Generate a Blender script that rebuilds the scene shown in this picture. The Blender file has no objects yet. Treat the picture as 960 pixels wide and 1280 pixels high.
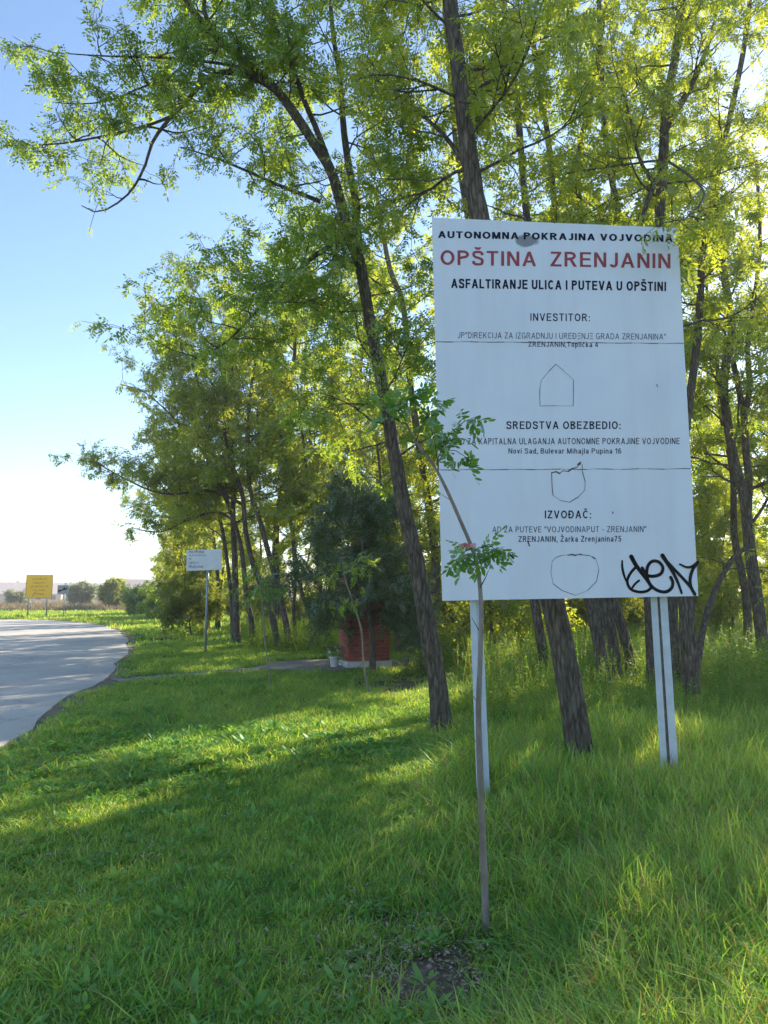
import bpy, math, random
import numpy as np
from mathutils import Vector, Matrix, noise as mnoise

PI = math.pi
R = math.radians
sc = bpy.context.scene
COL = sc.collection

# ------------------------------------------------------------------ camera
CAMZ = 1.6
F = 900.0
PITCH = math.atan(105 / F)
cam = bpy.data.cameras.new('camera')
camo = bpy.data.objects.new('camera', cam)
COL.objects.link(camo)
camo.location = (0, 0, CAMZ)
camo.rotation_euler = (PI / 2 + PITCH, 0, 0)
cam.sensor_fit = 'VERTICAL'
cam.sensor_height = 36
cam.lens = 36 * F / 1280
cam.clip_start = 0.05
cam.clip_end = 6000
sc.camera = camo

# ------------------------------------------------------------------ light
SUN_AZ = R(33)      # to the right of straight ahead (+Y)
SUN_EL = R(27)
world = bpy.data.worlds.new('World')
sc.world = world
world.use_nodes = True
wn = world.node_tree
wn.nodes.clear()
sky = wn.nodes.new('ShaderNodeTexSky')
sky.sky_type = 'NISHITA'
sky.sun_disc = False
sky.sun_elevation = SUN_EL
sky.sun_rotation = SUN_AZ
sky.altitude = 80
sky.air_density = 1.0
sky.dust_density = 0.15
sky.ozone_density = 2.0
bg = wn.nodes.new('ShaderNodeBackground')
bg.inputs['Strength'].default_value = 0.12
wo = wn.nodes.new('ShaderNodeOutputWorld')
wn.links.new(sky.outputs[0], bg.inputs[0])
wn.links.new(bg.outputs[0], wo.inputs[0])
sund = bpy.data.lights.new('sun', 'SUN')
sund.energy = 5.0
sund.angle = R(0.53)
sund.color = (1.0, 0.88, 0.68)
suno = bpy.data.objects.new('sun', sund)
COL.objects.link(suno)
sdir = Vector((math.sin(SUN_AZ) * math.cos(SUN_EL), math.cos(SUN_AZ) * math.cos(SUN_EL), math.sin(SUN_EL)))
suno.rotation_euler = sdir.to_track_quat('Z', 'Y').to_euler()
suno.location = (20, 30, 30)
sc.view_settings.view_transform = 'Standard'
sc.view_settings.look = 'None'
sc.view_settings.exposure = 1.25
sc.view_settings.gamma = 1.0
sc.view_settings.use_curve_mapping = False
sc.cycles.max_bounces = 8
sc.cycles.diffuse_bounces = 4
sc.cycles.transmission_bounces = 6
sc.cycles.use_denoising = True

# ------------------------------------------------------------------ pixel -> world (used once, to survey positions)
cp, sp = math.cos(PITCH), math.sin(PITCH)
def ray(px, py):
    cx, cy = (px - 480) / F, (640 - py) / F
    return np.array([cx, cp - cy * sp, sp + cy * cp])
def P(px, py, Y):
    d = ray(px, py)
    return np.array([0, 0, CAMZ]) + d * (Y / d[1])
def G(px, py, z=0.0):
    d = ray(px, py)
    return np.array([0, 0, CAMZ]) + d * ((z - CAMZ) / d[2])
def gz(x, y):
    x = np.asarray(x, float); y = np.asarray(y, float)
    near = np.clip(np.hypot(x, y) / 3.0, 0, 1)
    fade = np.clip((90 - y) / 50, 0, 1)
    return near * fade * (0.035 * np.sin(x * 0.9 + y * 0.5) * np.cos(y * 0.7 - x * 0.2)
                   + 0.02 * np.sin(x * 2.3 - y * 1.1 + 1.0))

# ------------------------------------------------------------------ tagging
def tag(o, label=None, cat=None, group=None, kind=None):
    if label: o['label'] = label
    if cat: o['category'] = cat
    if group: o['group'] = group
    if kind: o['kind'] = kind
    return o
def empty(name, loc, label=None, cat=None, group=None):
    o = bpy.data.objects.new(name, None)
    COL.objects.link(o)
    o.location = tuple(float(v) for v in loc)
    o.empty_display_size = 0.3
    return tag(o, label, cat, group)

def npmesh(name, V, faces, mats=(), midx=None, smooth=False, attrs=None):
    """V (n,3); faces: list of (m,k) int arrays"""
    me = bpy.data.meshes.new(name)
    V = np.asarray(V, np.float32)
    me.vertices.add(len(V))
    me.vertices.foreach_set('co', V.ravel())
    faces = [np.asarray(f, np.int32) for f in faces if len(f)]
    nl = sum(f.size for f in faces)
    nf = sum(len(f) for f in faces)
    me.loops.add(nl)
    me.loops.foreach_set('vertex_index', np.concatenate([f.ravel() for f in faces]))
    me.polygons.add(nf)
    tot = np.concatenate([np.full(len(f), f.shape[1], np.int32) for f in faces])
    st = np.concatenate([[0], np.cumsum(tot)[:-1]]).astype(np.int32)
    me.polygons.foreach_set('loop_start', st)
    me.polygons.foreach_set('loop_total', tot)
    for m in mats: me.materials.append(m)
    if midx is not None:
        me.polygons.foreach_set('material_index', np.concatenate([np.full(len(f), i, np.int32) for f, i in zip(faces, midx)]))
    if smooth is False:
        me.polygons.foreach_set('use_smooth', np.zeros(nf, bool))
    elif smooth is True:
        me.polygons.foreach_set('use_smooth', np.ones(nf, bool))
    else:
        me.polygons.foreach_set('use_smooth', np.concatenate([np.full(len(f), bool(s)) for f, s in zip(faces, smooth)]))
    if attrs:
        for k, (typ, dom, arr) in attrs.items():
            a = me.attributes.new(k, typ, dom)
            a.data.foreach_set('value' if typ in ('FLOAT', 'INT') else ('vector' if typ == 'FLOAT_VECTOR' else 'color'), np.asarray(arr).ravel())
    me.update(calc_edges=True)
    me.validate()
    return me
def link(name, me, parent=None, loc=None):
    o = bpy.data.objects.new(name, me)
    COL.objects.link(o)
    if parent is not None: o.parent = parent
    if loc is not None: o.location = tuple(float(v) for v in loc)
    return o

class MB:
    """collects boxes, tubes, lofts; verts relative to origin"""
    def __init__(s, origin=(0, 0, 0)):
        s.v = []; s.f = []; s.n = 0; s.o = np.asarray(origin, float)
    def add(s, V, Fs):
        V = np.asarray(V, float) - s.o
        s.v.append(V)
        for f in Fs: s.f.append(np.asarray(f) + s.n)
        s.n += len(V)
    def box(s, c, size, M=None, bev=0.0):
        hx, hy, hz = [q / 2 for q in size]
        if bev <= 0:
            V = np.array([[x, y, z] for z in (-hz, hz) for y in (-hy, hy) for x in (-hx, hx)])
            Fs = [np.array([[0, 2, 3, 1], [4, 5, 7, 6], [0, 1, 5, 4], [2, 6, 7, 3], [0, 4, 6, 2], [1, 3, 7, 5]])]
        else:
            b = min(bev, hx * .9, hy * .9, hz * .9)
            V = []; 
            for z in (-1, 1):
                for y in (-1, 1):
                    for x in (-1, 1):
                        V += [[x * hx, y * (hy - b), z * (hz - b)], [x * (hx - b), y * hy, z * (hz - b)], [x * (hx - b), y * (hy - b), z * hz]]
            V = np.array(V)
            I = lambda x, y, z, a: ((z > 0) * 4 + (y > 0) * 2 + (x > 0)) * 3 + a
            q = []
            for sx in (-1, 1): q.append([I(sx, -1, -1, 0), I(sx, 1, -1, 0), I(sx, 1, 1, 0), I(sx, -1, 1, 0)])
            for sy in (-1, 1): q.append([I(-1, sy, -1, 1), I(1, sy, -1, 1), I(1, sy, 1, 1), I(-1, sy, 1, 1)])
            for sz in (-1, 1): q.append([I(-1, -1, sz, 2), I(1, -1, sz, 2), I(1, 1, sz, 2), I(-1, 1, sz, 2)])
            for a in (-1, 1):
                for c2 in (-1, 1):
                    q.append([I(a, c2, -1, 0), I(a, c2, 1, 0), I(a, c2, 1, 1), I(a, c2, -1, 1)])
                    q.append([I(a, -1, c2, 0), I(a, 1, c2, 0), I(a, 1, c2, 2), I(a, -1, c2, 2)])
                    q.append([I(-1, a, c2, 1), I(1, a, c2, 1), I(1, a, c2, 2), I(-1, a, c2, 2)])
            t = [[I(x, y, z, 0), I(x, y, z, 1), I(x, y, z, 2)] for x in (-1, 1) for y in (-1, 1) for z in (-1, 1)]
            Fs = [np.array(q), np.array(t)]
        if M is not None: V = V @ np.array(M.to_3x3()).T
        s.add(V + np.asarray(c, float), Fs)
    def tube(s, pts, rad, sides=8, caps=True):
        V, Q = tubes(np.asarray(pts, float)[None], np.broadcast_to(np.asarray(rad, float), (len(pts),))[None], sides)
        s.add(V, [Q])
        if caps:
            k = len(pts)
            for base, rev in ((0, True), ((k - 1) * sides, False)):
                idx = np.arange(sides) + base
                s.f.append((idx[::-1] if rev else idx)[None] + s.n - len(V))
    def build(s, name, mats, parent=None, smooth=False, loc=None):
        if not isinstance(mats, (list, tuple)): mats = [mats]
        me = npmesh(name, np.concatenate(s.v), s.f, mats, None, smooth)
        bm_fix(me)
        return link(name, me, parent, loc)

import bmesh
def bm_fix(me):
    bm = bmesh.new(); bm.from_mesh(me)
    bmesh.ops.recalc_face_normals(bm, faces=bm.faces)
    bm.to_mesh(me); bm.free()

def tubes(PT, RD, S):
    """PT (N,K,3) RD (N,K) -> verts, quads"""
    N, K, _ = PT.shape
    T = np.gradient(PT, axis=1)
    T /= np.linalg.norm(T, axis=2, keepdims=True) + 1e-9
    m = np.abs(T.mean(axis=1))
    ref = np.zeros((N, 3)); ref[np.arange(N), m.argmin(axis=1)] = 1
    U = np.cross(T, ref[:, None, :]); U /= np.linalg.norm(U, axis=2, keepdims=True) + 1e-9
    W = np.cross(T, U)
    a = np.arange(S) * 2 * PI / S
    RD = np.asarray(RD)
    if RD.ndim == 2: RD = RD[:, :, None] * np.ones(S)
    V = PT[:, :, None, :] + RD[..., None] * (U[:, :, None, :] * np.cos(a)[None, None, :, None] + W[:, :, None, :] * np.sin(a)[None, None, :, None])
    idx = np.arange(N * K * S).reshape(N, K, S)
    A = idx[:, :-1, :]; B = idx[:, 1:, :]
    Q = np.stack([A, np.roll(A, -1, 2), np.roll(B, -1, 2), B], -1).reshape(-1, 4)
    return V.reshape(-1, 3), Q

# ------------------------------------------------------------------ materials
def mat(name):
    m = bpy.data.materials.new(name)
    m.use_nodes = True
    nt = m.node_tree; nt.nodes.clear()
    out = nt.nodes.new('ShaderNodeOutputMaterial')
    return m, nt, out
def N(nt, t, **kw):
    n = nt.nodes.new(t)
    for k, v in kw.items():
        if k in ('inp',):
            for a, b in v.items(): n.inputs[a].default_value = b
        else: setattr(n, k, v)
    return n
def ramp(nt, src, stops, interp='LINEAR'):
    r = nt.nodes.new('ShaderNodeValToRGB')
    cr = r.color_ramp; cr.interpolation = interp
    while len(cr.elements) < len(stops): cr.elements.new(0.5)
    for e, (p, c) in zip(cr.elements, stops):
        e.position = p; e.color = (*c, 1) if len(c) == 3 else c
    if src is not None: nt.links.new(src, r.inputs[0])
    return r
def mixc(nt, a, b, f, blend='MIX'):
    m = nt.nodes.new('ShaderNodeMix'); m.data_type = 'RGBA'; m.blend_type = blend
    for s, v in ((m.inputs[6], a), (m.inputs[7], b), (m.inputs[0], f)):
        if hasattr(v, 'is_output') or hasattr(v, 'links'): nt.links.new(v, s)
        elif isinstance(v, (int, float)): s.default_value = v
        else: s.default_value = (*v, 1)
    return m.outputs[2]
def noise_n(nt, scale, detail=4, rough=.55, vec=None, dist=0):
    n = N(nt, 'ShaderNodeTexNoise', inp={'Scale': scale, 'Detail': detail, 'Roughness': rough, 'Distortion': dist})
    if vec is not None: nt.links.new(vec, n.inputs['Vector'])
    return n
def coords(nt, kind='Object', scale=None):
    if kind == 'Position': o = nt.nodes.new('ShaderNodeNewGeometry').outputs['Position']
    else: o = nt.nodes.new('ShaderNodeTexCoord').outputs[kind]
    if scale is not None:
        mp = nt.nodes.new('ShaderNodeMapping'); mp.inputs['Scale'].default_value = scale
        nt.links.new(o, mp.inputs['Vector']); o = mp.outputs[0]
    return o
def bump(nt, h, s=.3, d=.02):
    b = nt.nodes.new('ShaderNodeBump'); b.inputs['Strength'].default_value = s; b.inputs['Distance'].default_value = d
    nt.links.new(h, b.inputs['Height']); return b.outputs[0]
def pbsdf(nt, out, col=None, rough=.7, normal=None, metal=0, spec=.5):
    b = nt.nodes.new('ShaderNodeBsdfPrincipled')
    b.inputs['Roughness'].default_value = rough if isinstance(rough, (int, float)) else .6
    if not isinstance(rough, (int, float)): nt.links.new(rough, b.inputs['Roughness'])
    b.inputs['Metallic'].default_value = metal
    b.inputs['Specular IOR Level'].default_value = spec
    if col is not None:
        if isinstance(col, tuple): b.inputs['Base Color'].default_value = (*col, 1)
        else: nt.links.new(col, b.inputs['Base Color'])
    if normal is not None: nt.links.new(normal, b.inputs['Normal'])
    nt.links.new(b.outputs[0], out.inputs[0])
    return b
def simple(name, c1, c2=None, scale=8, rough=.7, bmp=.15, metal=0, detail=5, kind='Object', spec=.4, sc3=None):
    m, nt, out = mat(name)
    v = coords(nt, kind, sc3)
    n = noise_n(nt, scale, detail, .6, v)
    c2 = c2 or tuple(x * .75 for x in c1)
    r = ramp(nt, n.outputs[0], [(.3, c1), (.7, c2)])
    pbsdf(nt, out, r.outputs[0], rough, bump(nt, n.outputs[0], bmp, .01) if bmp else None, metal, spec)
    return m

def leaf_mat(name, dark, light, trans, tmix=.5, gl=.02, pos_scale=.5, rough=.75):
    m, nt, out = mat(name)
    pos = coords(nt, 'Position')
    geo = nt.nodes.new('ShaderNodeNewGeometry')
    n1 = noise_n(nt, pos_scale, 3, .6, pos)
    ad = N(nt, 'ShaderNodeMath', operation='MULTIPLY_ADD', inp={1: .45, 2: .0})
    nt.links.new(geo.outputs['Random Per Island'], ad.inputs[0])
    su = N(nt, 'ShaderNodeMath', operation='ADD')
    nt.links.new(ad.outputs[0], su.inputs[0]); nt.links.new(n1.outputs[0], su.inputs[1])
    r = ramp(nt, su.outputs[0], [(.35, dark), (.9, light)])
    tr = ramp(nt, su.outputs[0], [(.35, tuple(x * .75 for x in trans)), (.9, trans)])
    d = nt.nodes.new('ShaderNodeBsdfDiffuse'); t = nt.nodes.new('ShaderNodeBsdfTranslucent')
    g = nt.nodes.new('ShaderNodeBsdfGlossy'); g.inputs['Roughness'].default_value = rough
    g.inputs['Color'].default_value = (.9, .95, 1, 1)
    nt.links.new(r.outputs[0], d.inputs[0]); nt.links.new(tr.outputs[0], t.inputs[0])
    m1 = nt.nodes.new('ShaderNodeMixShader'); m1.inputs[0].default_value = tmix
    nt.links.new(d.outputs[0], m1.inputs[1]); nt.links.new(t.outputs[0], m1.inputs[2])
    m2 = nt.nodes.new('ShaderNodeMixShader')
    fr = N(nt, 'ShaderNodeFresnel', inp={'IOR': 1.35})
    mf = N(nt, 'ShaderNodeMath', operation='MULTIPLY', inp={1: gl * 6})
    nt.links.new(fr.outputs[0], mf.inputs[0])
    nt.links.new(mf.outputs[0], m2.inputs[0])
    nt.links.new(m1.outputs[0], m2.inputs[1]); nt.links.new(g.outputs[0], m2.inputs[2])
    nt.links.new(m2.outputs[0], out.inputs[0])
    return m

def bark_mat(name, dark=(.075, .06, .05), light=(.32, .27, .225), sc_=(24, 24, 5), bs=1.0):
    m, nt, out = mat(name)
    v = coords(nt, 'Object', sc_)
    n1 = noise_n(nt, 1.0, 6, .65, v, .6)
    n2 = noise_n(nt, 3.5, 4, .6, v)
    w = N(nt, 'ShaderNodeTexVoronoi', feature='DISTANCE_TO_EDGE', inp={'Scale': 1.3, 'Randomness': 1.0})
    mp = mixc(nt, v, n1.outputs[1], .25)
    nt.links.new(mp, w.inputs['Vector'])
    r = ramp(nt, n1.outputs[0], [(.32, dark), (.55, tuple((a + b) / 2 for a, b in zip(dark, light))), (.75, light)])
    rv = ramp(nt, w.outputs['Distance'], [(0, (.45, .42, .4)), (.25, (1, 1, 1))])
    c = mixc(nt, r.outputs[0], rv.outputs[0], .8, 'MULTIPLY')
    h = N(nt, 'ShaderNodeMath', operation='ADD'); nt.links.new(rv.outputs[0], h.inputs[0]); nt.links.new(n2.outputs[0], h.inputs[1])
    pbsdf(nt, out, c, .95, bump(nt, h.outputs[0], bs, .02), 0, .15)
    return m

M_leaf = leaf_mat('locust_leaf', (.09, .17, .03), (.17, .26, .04), (.60, .66, .04), .6)
M_leafd = leaf_mat('locust_leaf_green', (.075, .155, .035), (.15, .25, .05), (.46, .60, .05), .56)
M_leafs = leaf_mat('sapling_leaf', (.08, .20, .035), (.13, .27, .05), (.32, .50, .05), .4)
M_conif = leaf_mat('conifer_spray', (.055, .10, .045), (.11, .165, .06), (.18, .27, .05), .3, .03, 1.5)
M_bush = leaf_mat('bush_leaf', (.13, .16, .08), (.22, .25, .13), (.40, .44, .20), .5)
M_bushy = leaf_mat('young_leaf', (.07, .12, .02), (.12, .17, .03), (.45, .50, .04), .55)
M_bark = bark_mat('bark')
M_barkf = bark_mat('bark_fine', (.06, .05, .04), (.2, .165, .135), (25, 25, 5), .4)
M_saplingbark = simple('sapling_bark', (.30, .25, .21), (.17, .13, .11), 30, .8, .4, sc3=(1, 1, .3))

# ------------------------------------------------------------------ tree grower
def unit(v): return v / (np.linalg.norm(v) + 1e-9)
def smooth_path(pts, n):
    pts = np.asarray(pts, float)
    if len(pts) < 3:
        t = np.linspace(0, 1, n)[:, None]; return pts[0] * (1 - t) + pts[-1] * t
    d = np.concatenate([[0], np.cumsum(np.linalg.norm(np.diff(pts, axis=0), axis=1))])
    t = np.linspace(0, d[-1], n)
    out = []
    ext = np.vstack([2 * pts[0] - pts[1], pts, 2 * pts[-1] - pts[-2]])
    for x in t:
        i = min(max(np.searchsorted(d, x) - 1, 0), len(pts) - 2)
        u = (x - d[i]) / max(d[i + 1] - d[i], 1e-6)
        p0, p1, p2, p3 = ext[i:i + 4]
        out.append(.5 * ((2 * p1) + (-p0 + p2) * u + (2 * p0 - 5 * p1 + 4 * p2 - p3) * u * u + (-p0 + 3 * p1 - 3 * p2 + p3) * u ** 3))
    return np.array(out)

def leaf_template(pairs, L, lw, lh, hexa=False, terminal=True, droop=.25):
    """pinnate leaf along +X, returns verts, faces"""
    V = []; Fq = []
    def leaflet(px, ang, s=1.0):
        l = L * s; w = lw * s
        ca, sa = math.cos(ang), math.sin(ang)
        if hexa:
            prof = [(0, 0), (.22, .42), (.6, .5), (.92, .22), (1, 0), (.92, -.22), (.6, -.5), (.22, -.42)]
        else:
            prof = [(0, 0), (.5, .5), (1, 0), (.5, -.5)]
        b = len(V)
        for a, c in prof:
            x = a * l; y = c * w
            V.append([px + x * ca - y * sa, x * sa + y * ca, -droop * (a * l) * abs(sa) - abs(c) * w * .15])
        Fq.append([b + i for i in range(len(prof))])
    for i in range(pairs):
        t = (i + 1) / (pairs + .6)
        s = .75 + .35 * math.sin(t * PI)
        leaflet(t * lh, R(68), s); leaflet(t * lh, -R(68), s)
    if terminal: leaflet(lh, 0, .9)
    return np.array(V), np.array(Fq)

LEAF_NEAR = leaf_template(5, .046, .025, .17)
LEAF_MID = leaf_template(3, .068, .038, .17)
LEAF_FAR = leaf_template(2, .10, .048, .17)
LEAF_SAP = leaf_template(4, .042, .026, .125, hexa=True)

def place_leaves(tmpl, pos, d, nrm, s):
    V0, F0 = tmpl
    n = len(pos)
    nl, kk = F0.shape
    rj = np.random.default_rng(n)
    base = V0.reshape(nl, kk, 3)[:, :1]
    off = V0.reshape(nl, kk, 3) - base
    VV = base[None] + off[None] * rj.uniform(.6, 1.25, (n, nl, 1, 1))
    VV[..., 2] += off[None, ..., 0] * 0 + np.abs(off[None, ..., 1]) * rj.normal(-.25, .45, (n, nl, 1)) 
    cz_ = rj.uniform(0, 3.5, (n, 1, 1)); cy_ = rj.normal(0, 1.6, (n, 1, 1))
    VV[..., 2] -= cz_ * VV[..., 0] ** 2; VV[..., 1] += cy_ * VV[..., 0] ** 2
    VV = VV.reshape(n, -1, 3)
    X = d / (np.linalg.norm(d, axis=1, keepdims=True) + 1e-9)
    Y = np.cross(nrm, X); Y /= np.linalg.norm(Y, axis=1, keepdims=True) + 1e-9
    Z = np.cross(X, Y)
    V = pos[:, None, :] + s[:, None, None] * (VV[:, :, 0, None] * X[:, None, :] + VV[:, :, 1, None] * Y[:, None, :] + VV[:, :, 2, None] * Z[:, None, :])
    Fq = (F0[None] + (np.arange(n) * len(V0))[:, None, None]).reshape(-1, F0.shape[1])
    return V.reshape(-1, 3), Fq

class Tree:
    def __init__(s, seed, tmpl=LEAF_NEAR, leafmat=None, bark=None, twigs=True, leafscale=1.0):
        s.rg = np.random.default_rng(seed)
        s.tmpl = tmpl; s.lm = leafmat or M_leaf; s.bk = bark or M_bark
        s.wood = []      # (pts,rad,sides) trunk part
        s.tw = {}        # K -> list of (pts, rad, sides)
        s.lp = []; s.ld = []
        s.ls = leafscale; s.twigs = twigs
        s.furrow = []
    def trunk(s, pts, r0, r1, n=40, sides=14, flare=True, furrow=.0, power=1.0):
        pp = smooth_path(pts, n)
        t = np.linspace(0, 1, n)
        rd = r0 + (r1 - r0) * t ** power
        L = np.linalg.norm(np.diff(pp, axis=0), axis=1).sum()
        if flare: rd = rd * (1 + .35 * np.exp(-t * L / .18))
        if furrow:
            a = np.arange(sides) * 2 * PI / sides
            ph = s.rg.uniform(0, 6.28, 8)
            z = t[:, None] * L
            f = (np.sin(5 * a[None] + 1.3 * np.sin(z * 3 + ph[0]) + ph[1]) * .5 + np.sin(11 * a[None] + 1.6 * np.sin(z * 5 + ph[2]) + ph[3]) * .6
                 + np.sin(17 * a[None] + 2 * np.sin(z * 7 + ph[4])) * .3)
            low = .05 * np.sin(2 * a[None] + z * 1.2 + ph[5]) + .04 * np.sin(3 * a[None] - z * .9 + ph[6])
            rd = rd[:, None] * (1 + low + furrow * (np.abs(f) - .5)) 
            if flare: rd = rd * (1 + .22 * np.exp(-z / .22) * np.sin(4 * a[None] + ph[7]))
        s.wood.append((pp, rd, sides))
        return pp
    def leaves_on(s, pts, n, spread=.12, droop=.35):
        rg = s.rg
        t = rg.uniform(.1, 1, n) ** .8
        idx = t * (len(pts) - 1); i = np.minimum(idx.astype(int), len(pts) - 2); u = (idx - i)[:, None]
        pos = pts[i] * (1 - u) + pts[i + 1] * u
        tan = pts[i + 1] - pts[i]; tan /= np.linalg.norm(tan, axis=1, keepdims=True) + 1e-9
        d = tan * .6 + rg.normal(0, .75, (n, 3)); d[:, 2] -= droop
        s.lp.append(pos); s.ld.append(d)
    def grow(s, p, d, L, r, level, dens=1.0, trop=.05, wander=.16, leafn=6, spread=50):
        rg = s.rg
        K = (9, 6, 4)[level]
        step = L / (K - 1)
        pts = [np.array(p, float)]
        d = unit(d)
        for k in range(K - 1):
            d = unit(d + rg.normal(0, wander, 3) + np.array([0, 0, trop]))
            pts.append(pts[-1] + d * step)
        pts = np.array(pts)
        rad = np.linspace(r, max(r * .25, .0025), K)
        if level == 0: s.wood.append((pts, rad, 6))
        elif s.twigs or level == 1: s.tw.setdefault(K, []).append((pts, rad))
        if level < 2:
            n = max(2, int(round(dens * L * (3.2 if level == 0 else 5.0))))
            for j in range(n):
                t = rg.uniform(.18 if level == 0 else .1, 1.0)
                x = t * (K - 1); i = min(int(x), K - 2)
                q = pts[i] + (pts[i + 1] - pts[i]) * (x - i)
                tan = unit(pts[i + 1] - pts[i])
                side = unit(np.cross(tan, rg.normal(0, 1, 3)))
                side[2] *= .6
                a = R(rg.uniform(spread * .6, spread * 1.3))
                nd = tan * math.cos(a) + unit(side) * math.sin(a)
                nl = (L * (.62 - .35 * t) * rg.uniform(.7, 1.3)) if level == 0 else rg.uniform(.22, .5)
                s.grow(q, nd, nl, rad[i] * .55 + .002, level + 1, dens, trop * .5, wander * 1.2, leafn, spread)
            if level == 1: s.leaves_on(pts, leafn)
        else:
            s.leaves_on(pts, leafn)
    def along(s, path, t0, t1, n, L0, L1, r, dens=1.0, up=.35, bias=None, **kw):
        rg = s.rg
        for j in range(n):
            t = t0 + (t1 - t0) * (j + rg.uniform(0, 1)) / n
            x = t * (len(path) - 1); i = min(int(x), len(path) - 2)
            q = path[i] + (path[i + 1] - path[i]) * (x - i)
            a = j * 2.4 + rg.uniform(-.5, .5)
            d = np.array([math.cos(a), math.sin(a), up + rg.normal(0, .15)])
            if bias is not None: d = d + np.array(bias)
            u = (t - t0) / max(t1 - t0, 1e-6)
            L = (L0 + (L1 - L0) * u) * rg.uniform(.7, 1.25)
            s.grow(q, d, L, r * (1 - .5 * u), 0, dens, **kw)
    def build(s, name, base, label=None, cat='tree', group=None):
        base = np.asarray(base, float)
        e = empty(name, base, label, cat, group)
        mw, mc = s.meshes(name, base)
        if mw: link('trunk', mw, e)
        if mc: tag(link('crown', mc, e), kind='stuff')
        return e
    def meshes(s, name, base):
        Vs = []; Fs = []; n = 0
        for pts, rad, sd in s.wood:
            V, Q = tubes(pts[None], np.asarray(rad)[None], sd)
            Vs.append(V); Fs.append(Q + n); n += len(V)
        mw = npmesh('trunk', np.concatenate(Vs) - base, [np.concatenate(Fs)], [s.bk], None, True) if Vs else None
        Vs = []; Fq = []; n = 0
        for K, lst in s.tw.items():
            PT = np.array([a for a, b in lst]); RD = np.array([b for a, b in lst])
            V, Q = tubes(PT, RD, 3)
            Vs.append(V); Fq.append(Q + n); n += len(V)
        nt = [0] * len(Fq)
        if s.lp:
            lp = np.concatenate(s.lp); ld = np.concatenate(s.ld)
            m = len(lp)
            nr = s.rg.normal(0, .6, (m, 3)); nr[:, 2] += 1
            V, Q = place_leaves(s.tmpl, lp, ld, nr, s.ls * s.rg.uniform(.75, 1.2, m))
            Vs.append(V); Fq.append(Q + n); nt.append(1)
        mc = npmesh('crown', np.concatenate(Vs) - base, Fq, [M_barkf, s.lm], nt, False) if Vs else None
        return mw, mc

def leafcount(t): return sum(len(x) for x in t.lp)

# ------------------------------------------------------------------ ground
ROAD = [(-3.5, -6), (-3.75, 3), (-4.05, 7.6), (-4.5, 9.7), (-4.95, 11.7), (-5.5, 14.4), (-6.8, 19.2), (-9.1, 26), (-11.6, 32), (-14.7, 38.5), (-18.5, 44), (-23, 48.5), (-30, 51), (-45, 53), (-90, 57), (-90, -6)]
rp = np.array(ROAD[:-2], float)
rp = smooth_path(rp, 90)
rg0 = np.random.default_rng(5)
edge = rp.copy()
edge[:, 0] += rg0.normal(0, .05, len(rp)) + .08 * np.sin(np.arange(len(rp)) * .9)
edge = np.column_stack([edge[:, :2]])
road_poly = np.vstack([edge, [(-90, 58), (-90, -6)]])

def inside(poly, x, y):
    res = np.zeros(x.shape, bool)
    n = len(poly); j = n - 1
    for i in range(n):
        xi, yi = poly[i]; xj, yj = poly[j]
        c = ((yi > y) != (yj > y)) & (x < (xj - xi) * (y - yi) / (yj - yi + 1e-12) + xi)
        res ^= c; j = i
    return res
def dist_poly(pts, x, y):
    d = np.full(x.shape, 1e9)
    for a, b in zip(pts[:-1], pts[1:]):
        ab = b - a; L2 = (ab ** 2).sum() + 1e-9
        t = np.clip(((x - a[0]) * ab[0] + (y - a[1]) * ab[1]) / L2, 0, 1)
        d = np.minimum(d, np.hypot(x - a[0] - t * ab[0], y - a[1] - t * ab[1]))
    return d
PATH = np.array([(-5.1, 13.9), (-4.5, 14.4), (-3.8, 15.2), (-3.2, 15.8), (-2.4, 16.4)])
PAD = np.array([(-2.6, 16.0), (-1.9, 15.55), (-.9, 15.3), (-.3, 15.7), (.5, 16.2), (1.1, 16.6), (1.3, 17.4), (.6, 18.3), (-1.0, 18.6), (-2.3, 18.0), (-2.9, 17.0)])
def fbm(x, y, s, seed=0):
    o = np.zeros(x.shape); rgx = np.random.default_rng(seed); a = 1; f = s
    for k in range(4):
        for j in range(3):
            th = rgx.uniform(0, 6.28); ph = rgx.uniform(0, 6.28)
            o += a * np.sin((x * math.cos(th) + y * math.sin(th)) * f + ph) / 3
        a *= .6; f *= 1.9
    return o
def bare_mask(x, y):
    """1 where the soil shows"""
    b = np.zeros(x.shape)
    c = G(515, 1205)
    b = np.maximum(b, .95 * np.exp(-(((x - c[0]) / .40) ** 2 + ((y - c[1]) / .50) ** 2) ** 1.2))
    c = G(445, 1145)
    b = np.maximum(b, .7 * np.exp(-(((x - c[0]) / .2) ** 2 + ((y - c[1]) / .3) ** 2)))
    c = G(400, 1215)
    b = np.maximum(b, .5 * np.exp(-(((x - c[0]) / .25) ** 2 + ((y - c[1]) / .2) ** 2)))
    c = G(500, 855)
    b = np.maximum(b, 1.0 * np.exp(-(((x - c[0]) / .75) ** 2 + ((y - c[1]) / 1.6) ** 2)))
    c = G(612, 1010)
    b = np.maximum(b, .6 * np.exp(-(((x - c[0]) / .2) ** 2 + ((y - c[1]) / .25) ** 2)))
    c = G(690, 1080)
    b = np.maximum(b, .55 * np.exp(-(((x - c[0]) / .35) ** 2 + ((y - c[1]) / .3) ** 2)))
    return b * (1 + .35 * fbm(x, y, 5, 3))

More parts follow.
